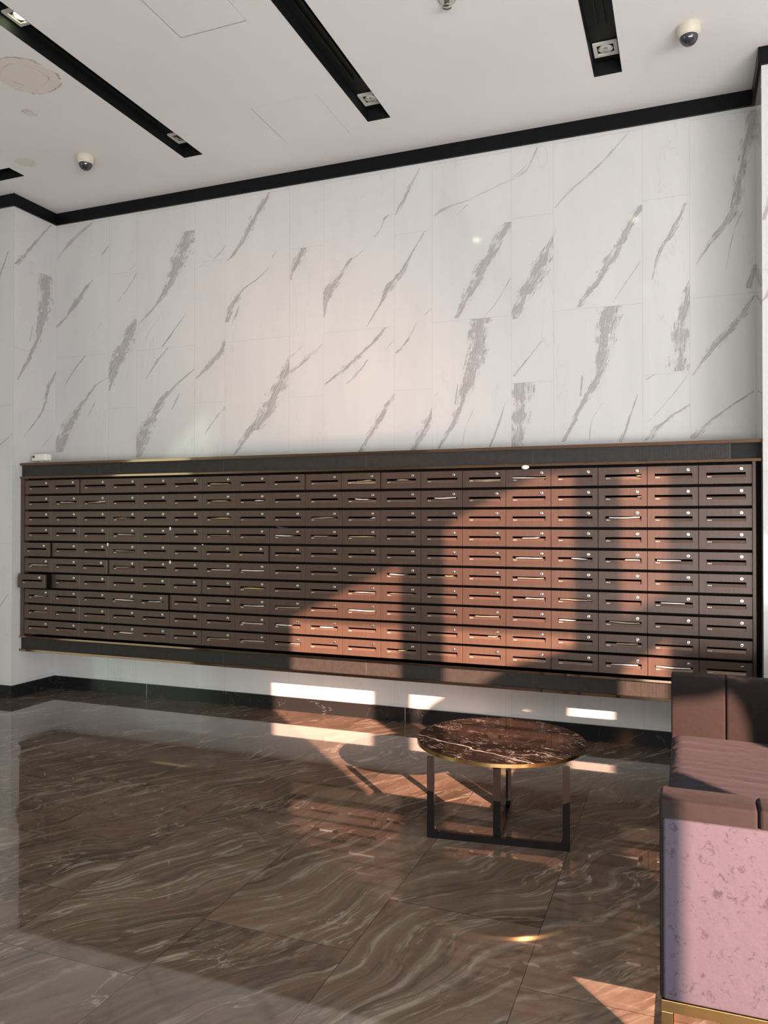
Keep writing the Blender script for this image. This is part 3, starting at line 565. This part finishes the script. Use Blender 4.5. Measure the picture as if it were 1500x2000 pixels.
_tr = _nt.nodes.new('ShaderNodeBsdfTransparent'); _tr.inputs[0].default_value = (0.52, 0.50, 0.50, 1)
_nt.links.new(_tr.outputs[0], _nt.nodes['Material Output'].inputs[0])
mb = MB()
mb.quad([(U1, FY+0.03, 4.66), (U6, FY+0.03, 4.66), (U6, FY+0.03, 6.4), (U1, FY+0.03, 6.4)])  # added unseen sheet that dims the sun in the upper bay
bl = tag(mb.build('bay_sun_filter', m_sun_filter), 'added translucent blind over the upper bay window, out of frame behind the viewer', 'sun_filter')
mb = MB(); mb.box((U1, FY+0.024, 4.645), (U6, FY+0.036, 4.66)); mb.build('bottom_bar', m_frame, bl)
# outdoors: an added, unseen roof and a sloping stair that shade the upper and lower right of the bay
OY = -12.0
def uv_out(u, v): return (u-SX*OY, v-SZ*OY)
mb = MB(); mb.prism([uv_out(*q) for q in ((1.2, 0.02), (2.31, 0.63), (3.22, 1.08), (3.62, 1.40), (4.35, 1.76), (6.5, 1.80), (6.5, 4.5), (1.2, 4.5))], OY-0.2, OY)
tag(mb.build('upper_sun_blocker', m_sun_blocker), 'added slab cutting off the sun outside, out of frame behind the viewer', 'blocker')
mb = MB(); mb.prism([uv_out(*q) for q in ((4.0, 0.05), (4.25, 0.17), (4.68, 0.235), (4.70, 0.29), (4.865, 0.41), (5.14, 0.62), (6.0, 1.28), (6.0, 1.50), (4.80, 0.72), (4.43, 0.60), (4.107, 0.38), (4.0, 0.25))], OY-0.5, OY-0.4)
tag(mb.build('sloping_sun_baffle', m_sun_blocker), 'added sloping stair flank outside, out of frame behind the viewer', 'baffle')

# ------------------------------------------------------------------ mailbox cabinet
D = 0.402; X0, MW, ZT, MP = 0.0446, 0.3050, 1.8932, 0.1355
NC, NR = 19, 10
X1 = X0+NC*MW; ZBOT = ZT-NR*MP
cab = empty('mailbox_cabinet', (X0, 0, 0.40), 'long wall-hung brown metal mailbox cabinet with black bands and bronze trims', 'cabinet')
def cpart(name, boxes, mat, bev=0.0, par=None):
    mb = MB()
    for a, b2 in boxes: mb.box((a[0]-X0, a[1], a[2]-0.40), (b2[0]-X0, b2[1], b2[2]-0.40), bev=bev)
    return mb.build(name, mat, par or cab)
cpart('side_panel', [((0.002, -D-0.004, ZBOT-0.004), (X0-0.0015, -0.001, ZT+0.018))], m_box)
cpart('side_panel', [((X1+0.0015, -D-0.002, ZBOT-0.004), (X1+0.020, -0.001, ZT+0.018))], m_box)
cpart('side_filler', [((X1+0.020, -D+0.03, ZBOT-0.004), (XR-0.001, -0.001, ZT+0.018))], m_dark)
cpart('back_panel', [((X0, -0.05, ZBOT), (X1, -0.002, ZT+0.01))], m_dark)
cpart('upper_band', [((0.010, -D+0.003, 1.927), (5.72, -0.001, 2.024))], m_band)
cpart('band_end', [((5.7205, -D+0.006, 1.927), (XR-0.001, -0.001, 2.024))], m_trough)
cpart('lower_band', [((0.010, -D+0.003, 0.421), (5.85, -0.001, 0.519))], m_band)
cpart('bronze_trim', [((0.001, -D-0.016, 2.024), (XR-0.001, -0.001, 2.046))], m_bronze, 0.001)
cpart('bronze_trim', [((0.001, -D-0.016, 1.909), (XR-0.001, -D+0.03, 1.927))], m_bronze, 0.001)
cpart('bronze_trim', [((0.001, -D-0.016, 0.519), (XR-0.001, -D+0.03, 0.535))], m_bronze, 0.001)
cpart('bronze_trim', [((0.001, -D-0.016, 0.401), (XR-0.001, -0.001, 0.421))], m_bronze, 0.001)
# shelves between the rows
for r in range(NR+1):
    z = ZT - r*MP
    lo, hi = (z-0.0005, z+0.0150) if r < NR else (z-0.0005, z+0.0150)
    if r == NR: continue
    cpart('shelf', [((X0, -D+0.045, z+0.0010), (X1, -0.06, z+0.0145))], m_dark)

# one mailbox; origin at the lower left front corner of its front
FH = MP-0.0175; FWID = MW-0.0028
sx0, sx1 = 0.043, 0.268; sz1 = FH-0.047; sz0 = FH-0.079     # slot opening
def plate_with_hole():
    bm = bmesh.new()
    def ring(y, ox0, ox1, oz0, oz1): return [bm.verts.new((x, y, z)) for x, z in ((ox0, oz0), (ox1, oz0), (ox1, oz1), (ox0, oz1))]
    c = 0.0012
    of = ring(0.0, c, FWID-c, c, FH-c); om = ring(c, 0, FWID, 0, FH); ob = ring(0.016, 0, FWID, 0, FH)
    hf = ring(0.0, sx0, sx1, sz0, sz1); hb = ring(0.016, sx0+0.0015, sx1-0.0015, sz0+0.0015, sz1-0.0015)
    for i in range(4):
        j = (i+1) % 4
        bm.faces.new((of[i], of[j], hf[j], hf[i])); bm.faces.new((of[i], om[i], om[j], of[j])); bm.faces.new((om[i], ob[i], ob[j], om[j]))
        bm.faces.new((hf[i], hf[j], hb[j], hb[i])); bm.faces.new((ob[i], hb[i], hb[j], ob[j]))
    bmesh.ops.recalc_face_normals(bm, faces=bm.faces)
    me = bpy.data.meshes.new('door_panel'); bm.to_mesh(me); bm.free(); me.materials.append(m_box); return me
box0 = empty('mailbox', (0, 0, 0), 'x', 'mailbox', 'brown steel mailboxes in the wall cabinet')
o = bpy.data.objects.new('door_panel', plate_with_hole()); COL.objects.link(o); o.parent = box0
mb = MB()    # housing behind the front: four sides and a back
for a, b2 in (((0.004, 0.0165, 0.002), (FWID-0.004, 0.34, 0.005)), ((0.004, 0.0165, FH-0.005), (FWID-0.004, 0.34, FH-0.002)),
              ((0.004, 0.0165, 0.005), (0.007, 0.34, FH-0.005)), ((FWID-0.007, 0.0165, 0.005), (FWID-0.004, 0.34, FH-0.005)), ((0.007, 0.335, 0.005), (FWID-0.007, 0.34, FH-0.005))):
    mb.box(a, b2)
mb.build('housing', m_dark, box0)
mb = MB()    # lower lip, leaning back, glossy
mb.bm.faces.new([mb.bm.verts.new(p) for p in ((sx0+0.0015, 0.005, sz0+0.0005), (sx1-0.0015, 0.005, sz0+0.0005), (sx1-0.0015, 0.0135, sz0+0.0185), (sx0+0.0015, 0.0135, sz0+0.0185))])
mb.bm.faces.new([mb.bm.verts.new(p) for p in ((sx0+0.0015, 0.0135, sz0+0.0185), (sx1-0.0015, 0.0135, sz0+0.0185), (sx1-0.0015, 0.0155, sz0+0.0185), (sx0+0.0015, 0.0155, sz0+0.0185))])
mb.bm.faces.new([mb.bm.verts.new(p) for p in ((sx0+0.0015, 0.0155, sz0+0.0185), (sx1-0.0015, 0.0155, sz0+0.0185), (sx1-0.0015, 0.0155, sz0+0.0005), (sx0+0.0015, 0.0155, sz0+0.0005))])
mb.build('slot_flap', m_flap, box0)
mb = MB()
mb.lathe([(0.0102, 0.0), (0.0102, -0.0035), (0.0092, -0.005), (0.0082, -0.0042), (0.0066, -0.0048), (0.0001, -0.0052)], (0.243, 0, FH-0.026), 'y', 18)
lk = mb.build('lock', m_chrome, box0)
mb = MB(); mb.box((0.2418, -0.0060, FH-0.0305), (0.2442, -0.0050, FH-0.0215)); mb.build('key_slot', m_dark, lk)
mb = MB()
for k, dx in enumerate((0.0, 0.0062, 0.0124, 0.020)):     # the small silver digits, too small to read
    x = sx0+0.006+dx
    mb.box((x, 0.0035, sz0+0.004), (x+0.0040, 0.0052, sz0+0.0095))
mb.build('number_mark', m_plate, box0)

def copy_tree(o, parent=None):
    c = o.copy(); COL.objects.link(c); c.parent = parent
    for ch in list(o.children): copy_tree(ch, c)
    return c
ORD = ['first', 'second', 'third', 'fourth', 'fifth', 'sixth', 'seventh', 'eighth', 'ninth', 'tenth', 'eleventh', 'twelfth', 'thirteenth', 'fourteenth', 'fifteenth', 'sixteenth', 'seventeenth', 'eighteenth', 'nineteenth']
# letters: (row, column, kind, from, to, lift, tilt)
LET = [(1,7,'y',.15,.85,0,0),(1,11,'y',.35,.8,0,.4),(1,12,'b',.35,.7,.003,.0),(1,15,'w',.0,1.,.0,-.3),(1,17,'y',.88,1.,0,0),
 (2,2,'w',.2,.7,0,-.2),(2,3,'w',.2,.95,0,.8),(2,7,'y',.2,.8,0,0),(2,11,'w',.25,.7,.002,-.4),(2,13,'w',.25,.95,.006,.2),(2,17,'y',.9,1.,0,0),(2,8,'w',.6,.9,0,0),
 (3,4,'y',.1,.4,0,.4),(3,7,'y',.2,.9,0,.3),(3,10,'b',.05,.8,.002,.3),(3,11,'w',.8,.95,0,.5),(3,17,'w',.1,.97,.003,.2),
 (4,4,'w',.2,.8,0,-.2),(4,7,'y',.1,.95,-.003,.1),(4,9,'w',.02,.6,.002,-.1),(4,10,'b',.1,.6,0,.2),(4,11,'y',.05,.95,0,-.2),(4,15,'w',.3,.8,.001,.5),
 (5,4,'b',.1,.9,0,-.3),(5,15,'w',.1,.9,.001,.3),(5,16,'w',.4,.85,.002,-.6),(5,17,'w',.55,.97,.001,.0),(5,18,'w',.05,.7,.002,-.2),
 (6,1,'w',.1,.9,0,0),(6,4,'b',.1,.6,0,0),(6,7,'w',.2,1.,0,.2),(6,8,'w',.05,.95,.002,0),(6,12,'w',.1,.6,.001,-.2),(6,13,'y',.6,.85,.001,.0),(6,15,'b',.15,.95,.001,.2),
 (7,8,'y',.1,.9,0,.1),(7,11,'w',.25,.95,-.002,-.1),(7,12,'b',.1,.9,-.002,.0),(7,16,'b',.05,1.,.003,.15),(7,18,'w',.15,.8,.003,0),(7,15,'w',.4,.95,0,.1),
 (8,1,'w',.3,.7,0,-.3),(8,4,'w',.1,.95,.001,-.2),(8,5,'w',.3,.8,0,.2),(8,8,'w',.15,.95,0,.1),(8,9,'b',.05,.98,.001,.1),(8,11,'w',.03,.95,.003,.1),(8,14,'b',.2,.95,.001,.1),(8,16,'w',.02,.5,.001,-.1),(8,17,'b',.1,.95,.003,-.1),
 (9,1,'b',.3,.95,0,.0),(9,8,'w',.05,.9,0,-.1),(9,9,'w',.05,.6,.001,.1),(9,10,'w',.35,.8,.001,.0),(9,14,'b',.6,.9,.001,.4),(9,17,'b',.3,.9,.001,.5),
 (10,4,'w',.3,.85,.001,-.4),(10,7,'b',.05,.95,0,.1),(10,8,'b',.05,.98,.001,.1),(10,9,'b',.6,.95,0,0),(10,12,'y',.4,.65,0,.2),(10,17,'w',.15,.9,.001,.2),(10,18,'w',.02,.95,.003,-.1)]
LK = {'w': ('white', m_paper), 'y': ('yellow', m_yellow), 'b': ('beige', m_beige)}
lmap = {(r, c): k for r, c, k, *_ in LET}
OUT = {(7,1): 0.072, (5,1): 0.022, (5,8): 0.018, (8,5): 0.022, (1,9): 0.012, (1,2): 0.012, (1,11): 0.012, (6,3): 0.014, (7,6): 0.010, (10,6): 0.006, (9,5): 0.005, (5,7): 0.006, (8,4): 0.006, (7,5): 0.006}
proto_used = False
for r in range(1, NR+1):
    for c in range(1, NC+1):
        if not proto_used: b_ = box0; proto_used = True
        else: b_ = copy_tree(box0)
        oy = OUT.get((r, c), 0.0)
        b_.location = (X0+(c-1)*MW+0.0014, -D-oy-random.uniform(0, 0.0012), ZT-r*MP+0.0175-0.0010)
        b_.rotation_euler = (0, 0, random.uniform(-0.004, 0.004))
        if 0.01 < oy < 0.05: b_.rotation_euler = (0, 0, -0.012)
        row = {1: 'top row', 10: 'bottom row'}.get(r, ORD[r-1]+' row from top')
        col = {1: 'leftmost', 19: 'rightmost'}.get(c, ORD[c-1]+' from left')
        look = 'brown steel mailbox'
        if oy > 0.05: look = 'brown mailbox pulled out,'
        elif oy > 0.009: look = 'brown mailbox slightly proud,'
        if (r, c) in lmap: look += ' with '+LK[lmap[(r, c)]][0]+' paper in slot'
        b_['label'] = '%s, %s, %s' % (look.rstrip(','), row, col)

def letter(r, c, kind, f0, f1, lift, tilt):
    bx, by, bz = X0+(c-1)*MW+0.0014, -D-OUT.get((r, c), 0.0), ZT-r*MP+0.0165
    w = (sx1-sx0-0.006); xa_, xb_ = bx+sx0+0.003+w*f0, bx+sx0+0.003+w*f1
    zc = bz+sz0+0.0205+lift
    n = 10; rows = []
    bm = bmesh.new(); th = 0.0015 if kind != 'w' else 0.0022
    ph = random.uniform(0, 6); amp = 0.0022
    for i in range(n+1):
        t = i/n; x = xa_+(xb_-xa_)*t
        dz = tilt*0.006*(t-0.5)*2 + amp*math.sin(ph+t*5)*(0.6 if tilt else 0.3)
        hi_ = min(zc+dz+th, bz+sz1-0.002); lo_ = max(hi_-2*th-0.0015*math.sin(math.pi*t), bz+sz0+0.0190)
        hi_ = max(hi_, lo_+0.0012)
        yf = by+0.0005-0.002*math.sin(math.pi*t)
        rows.append([bm.verts.new((x, yf, lo_)), bm.verts.new((x, yf, hi_)), bm.verts.new((x, by+0.12, hi_)), bm.verts.new((x, by+0.12, lo_))])
    for a, b2 in zip(rows, rows[1:]):
        for k in range(4): bm.faces.new((a[k], a[(k+1) % 4], b2[(k+1) % 4], b2[k]))
    bm.faces.new(rows[0]); bm.faces.new(rows[-1])
    bmesh.ops.recalc_face_normals(bm, faces=bm.faces)
    me = bpy.data.meshes.new('letter'); bm.to_mesh(me); bm.free(); me.materials.append(LK[kind][1])
    o = bpy.data.objects.new('letter', me); COL.objects.link(o)
    row = {1: 'top', 10: 'bottom'}.get(r, ORD[r-1]+' row'); 
    col = {1: 'leftmost', 19: 'rightmost'}.get(c, ORD[c-1]+' from left')
    tag(o, '%s paper in the slot of the %s mailbox, %s' % (LK[kind][0], row, col), 'letter', 'letters in the mailbox slots')
for a in LET: letter(*a)
# small paper tags stuck between the boxes
for (r, fx, lab) in ((4, 5.02, 'small white paper tag above the sixth mailbox from left, fourth row'), (5, 2.97, 'small white paper tag between third and fourth mailbox, fifth row'), (5, 6.03, 'small white paper tag left on the seventh mailbox, fifth row'), (6, 5.02, 'small white paper tag above the sixth mailbox from left, sixth row')):
    x = X0+fx*MW; z = ZT-(r-1)*MP
    mb = MB(); mb.box((x-0.006, -D-0.0035, z-0.020), (x+0.008, -D-0.0018, z+0.004))
    tag(mb.build('paper_tag', m_paper), lab, 'paper tag', 'small paper tags on the mailboxes')
mb = MB(); x = X0+8*MW; z = ZT-3*MP
mb.bm.faces.new([mb.bm.verts.new(p) for p in ((x+0.055, -D-0.004, z+0.014), (x+0.145, -D-0.004, z+0.002), (x+0.145, -D+0.05, z+0.001), (x+0.055, -D+0.05, z+0.001))])
bmesh.ops.solidify(mb.bm, geom=mb.bm.faces[:], thickness=0.001)
tag(mb.build('folded_leaflet', m_paper), 'white folded leaflet wedged above the ninth mailbox in the fourth row', 'leaflet')
mb = MB(); mb.lathe([(0.026, 0.0), (0.026, -0.0012), (0.0001, -0.0012)], (X0+14.45*MW, -D-0.0172, 1.906), 'y', 20)
tag(mb.build('round_tag', m_paper), 'small round white tag on the bronze trim above the fifteenth top mailbox', 'tag')
_t = bpy.data.objects['round_tag']
for v in _t.data.vertices: v.co.z = 1.905+(v.co.z-1.906)*0.55

# ------------------------------------------------------------------ small devices
def dome_camera(x, y, k, label):
    t = empty('dome_camera', (x, y, ZC), label, 'security camera', 'ceiling dome cameras')
    mb = MB(); mb.lathe([(0.062*k, 0), (0.066*k, -0.008*k), (0.064*k, -0.040*k), (0.056*k, -0.052*k), (0.0001, -0.053*k)], n=40); mb.build('base', m_cream, t, angle=0.6)
    prof = [(0.049*k*math.cos(a), -0.052*k-0.049*k*1.05*math.sin(a)) for a in [i*math.pi/2/12 for i in range(12)]]+[(0.0001, -0.052*k-0.0515*k)]
    mb = MB(); mb.lathe(prof, n=40); dm = mb.build('smoked_dome', m_smoke, t)
    mb = MB(); mb.lathe([(0.052*k, -0.049*k), (0.053*k, -0.055*k), (0.049*k, -0.056*k)], n=40); mb.build('trim_ring', m_white, t)
    return t
dome_camera(5.485, -0.865, 1.05, 'cream ceiling dome camera with smoked dome, beside the right light trough')
dome_camera(1.085, -0.830, 1.05, 'cream ceiling dome camera with smoked dome, left of the left trough end')
t = empty('sprinkler_head', (4.253, -1.60, ZC), 'round chrome sprinkler head on the ceiling at the top edge', 'sprinkler')
mb = MB(); mb.lathe([(0.048, 0), (0.050, -0.004), (0.036, -0.012), (0.020, -0.014), (0.0001, -0.014)], n=32); mb.build('escutcheon', m_chrome, t)
mb = MB(); mb.lathe([(0.010, -0.014), (0.010, -0.040), (0.026, -0.042), (0.026, -0.045), (0.0001, -0.046)], n=24); mb.build('deflector', m_chrome, t)
mb = MB(); mb.box((-0.016, -0.003, -0.040), (-0.011, 0.003, -0.014)); mb.box((0.011, -0.003, -0.040), (0.016, 0.003, -0.014)); mb.build('yoke', m_chrome, t)
# little white camera on top of the cabinet
t = empty('box_camera', (0.13, -0.30, 2.046), 'small white box camera standing on the cabinet top at its left end', 'camera')
mb = MB(); mb.box((-0.088, -0.035, 0.022), (0.088, 0.035, 0.085), bev=0.012, seg=3); b_ = mb.build('body', m_white, t)
mb = MB(); mb.lathe([(0.013, -0.0352), (0.013, -0.040), (0.010, -0.0405), (0.0001, -0.0400)], (-0.055, 0, 0.060), 'y', 20); mb.build('lens', m_smoke, t)
mb = MB(); mb.lathe([(0.030, 0.0), (0.030, 0.008), (0.012, 0.012), (0.010, 0.024), (0.0001, 0.024)], n=24); mb.build('foot', m_white, t)
t.rotation_euler = (0, 0, math.radians(-4))

# ------------------------------------------------------------------ coffee table
TZ = 0.410
tb = empty('coffee_table', (4.554, -1.639, 0), 'round black marble coffee table on dark metal frame before the mailboxes', 'table')
def bar(mb, p, q, w, t):
    p, q = Vector(p), Vector(q); d = (q-p); Ln = d.length; d.normalize()
    return p, q, d, Ln
mb = MB(); mb.lathe([(0.0001, TZ), (0.430, TZ), (0.4315, TZ-0.0015), (0.4315, TZ-0.016), (0.0001, TZ-0.016)], n=128)
mb.build('tabletop', m_top, tb, angle=0.5)
mb = MB(); mb.lathe([(0.4318, TZ-0.0005), (0.4345, TZ-0.0010), (0.4345, TZ-0.0180), (0.4290, TZ-0.0185), (0.4290, TZ-0.0170), (0.4318, TZ-0.0160)], n=128)
mb.build('rim', m_rim, tb, angle=0.5)
# frame: U of flat bar with rounded inner corners, in a vertical plane through two floor points
def uframe(name, P, Q, w, th, left_leg=True, parent=tb):
    P, Q = Vector(P)-Vector((4.554, -1.639, 0)), Vector(Q)-Vector((4.554, -1.639, 0))
    d = Q-P; Ln = d.length; d.normalize(); n = Vector((-d.y, d.x, 0)); H = TZ-0.0185; rr = 0.030
    poly = []
    def arc(cx, cz, a0, a1, r):
        return [(cx+r*math.cos(a0+(a1-a0)*k/6), cz+r*math.sin(a0+(a1-a0)*k/6)) for k in range(7)]
    if left_leg:
        poly = [(0, 0), (Ln, 0), (Ln, H), (Ln-w, H)] + arc(Ln-w-rr, w+rr, 0, -math.pi/2, rr) + arc(w+rr, w+rr, -math.pi/2, -math.pi, rr) + [(w, H), (0, H)]
    else:
        poly = [(0, 0), (Ln, 0), (Ln, H), (Ln-w, H)] + arc(Ln-w-rr, w+rr, 0, -math.pi/2, rr) + [(0, w)]
    bm = bmesh.new()
    a = [bm.verts.new(P+d*x+Vector((0, 0, z))-n*th/2) for x, z in poly]; b2 = [bm.verts.new(P+d*x+Vector((0, 0, z))+n*th/2) for x, z in poly]
    bm.faces.new(a); bm.faces.new(b2); k = len(poly)
    for i in range(k): bm.faces.new((a[i], a[(i+1) % k], b2[(i+1) % k], b2[i]))
    bmesh.ops.recalc_face_normals(bm, faces=bm.faces)
    me = bpy.data.meshes.new(name); bm.to_mesh(me); bm.free(); me.materials.append(m_steel)
    o = bpy.data.objects.new(name, me); COL.objects.link(o); o.parent = parent
    return o
PA, PB = Vector((4.275, -2.015, 0)), Vector((4.950, -1.932, 0)); PM = PA.lerp(PB, 0.497)+Vector((0, 0.008, 0)); PC = Vector((4.566, -1.487, 0))
uframe('front_frame', PA, PB, 0.034, 0.020)
uframe('rear_frame', PM+Vector((0, 0.012, 0)), PC, 0.032, 0.026, left_leg=False)
mb = MB(); q = PM-Vector((4.554, -1.639, 0)); mb.box((q.x-0.016, q.y-0.016, 0.034), (q.x+0.016, q.y+0.012, TZ-0.0185), bev=0.001); mb.build('leg', m_steel, tb)

# ------------------------------------------------------------------ sofa
so = empty('sofa', (5.90, -2.33, 0), 'plum velvet box sofa with high padded arms on a gold base, at right', 'sofa')
SO = Vector((5.90, -2.33, 0))
def soft(name, a, b2, mat, bev, par=so, seg=5, sub=0, wob=0.0):
    mb = MB(); mb.box(Vector(a)-SO, Vector(b2)-SO)
    bm = mb.bm
    if sub: bmesh.ops.subdivide_edges(bm, edges=bm.edges[:], cuts=sub, use_grid_fill=True)
    o = mb.build(name, mat, par)
    md = o.modifiers.new('bevel', 'BEVEL'); md.width = bev; md.segments = seg; md.limit_method = 'ANGLE'
    for p in o.data.polygons: p.use_smooth = True
    o.data.set_sharp_from_angle(angle=1.2) if False else None
    return o
XL, XRS = 5.388, 6.86
YN, YFAR = -3.330, -1.33; ZS, ZH, ZB0 = 0.461, 0.762, 0.20
SEAM = 5.642
def arm(y0, y1, label):
    # two padded panels meeting in a sewn groove
    o = soft('arm', (XL, y0, ZB0), (SEAM-0.0012, y1, ZH), m_vel, 0.010)
    o2 = soft('arm_panel', (SEAM+0.0012, y0, ZB0), (6.60, y1, ZH), m_vel, 0.014, par=o)
    return o
arm(YN+0.004, YN+0.125, 'near'); fa = arm(-1.435, YFAR, 'far')
op = soft('outer_panel', (XL+0.010, YN-0.004, ZB0+0.004), (6.84, YN+0.03, ZH-0.052), m_vel2, 0.008, seg=3)
soft('backrest', (6.6015, YN+0.004, ZB0), (XRS, YFAR, ZH), m_vel, 0.03)
# seat cushion with wrinkles
mb = MB(); bm = mb.bm
nx, ny = 40, 90; sx_a, sx_b, sy_a, sy_b = XL+0.002, 6.598, YN+0.127, -1.437
rnd = random.Random(3)
wr = [(rnd.uniform(sy_a, sy_b), rnd.uniform(0.006, 0.02), rnd.uniform(-0.1, 0.1), rnd.uniform(0.002, 0.005), rnd.uniform(0, 6)) for _ in range(26)]
grid = []
for i in range(nx+1):
    colv = []
    for j in range(ny+1):
        x = sx_a+(sx_b-sx_a)*i/nx; y = sy_a+(sy_b-sy_a)*j/ny
        e = min(1, i/2.0) ; z = ZS-0.022*(1-e)**2
        for (yc, w_, sl, am, ph) in wr:
            dd = (y-yc-sl*(x-5.7)-0.01*math.sin(x*14+ph))/w_
            z -= am*math.exp(-dd*dd)*(0.5+0.5*math.sin(x*7+ph))
        z -= 0.004*math.exp(-((x-SEAM)/0.006)**2)
        colv.append(bm.verts.new(Vector((x, y, z))-SO))
    grid.append(colv)
for i in range(nx):
    for j in range(ny): bm.faces.new((grid[i][j], grid[i+1][j], grid[i+1][j+1], grid[i][j+1]))
bot = [[bm.verts.new(Vector((x, y, ZB0))-SO) for y in (sy_a, sy_b)] for x in (sx_a, sx_b)]
def side(vs, b0, b1): bm.faces.new(vs+[b1, b0])
side(grid[0][:], bot[0][0], bot[0][1]); side(grid[nx][:], bot[1][0], bot[1][1])
side([g[0] for g in grid], bot[0][0], bot[1][0]); side([g[ny] for g in grid], bot[0][1], bot[1][1])
mb.build('seat_cushion', m_vel3, so, smooth=True, angle=0.8)
mb = MB()
def B2(a, b2): mb.box(Vector(a)-SO, Vector(b2)-SO, bev=0.001)
for yy in (YN+0.001, YFAR-0.030):
    B2((XL+0.004, yy, ZB0-0.032), (XRS, yy+0.028, ZB0-0.0005)); B2((XL+0.004, yy, 0.0), (XL+0.034, yy+0.028, ZB0-0.0325)); B2((XRS-0.03, yy, 0.0), (XRS, yy+0.028, ZB0-0.0325))
for xx in (XL+0.004, XRS-0.03):
    B2((xx, YN+0.030, ZB0-0.032), (xx+0.03, YFAR-0.031, ZB0-0.0005)); B2((xx, YN+0.030, 0.0), (xx+0.03, YFAR-0.031, 0.014))
mb.build('gold_base', m_gold, so)
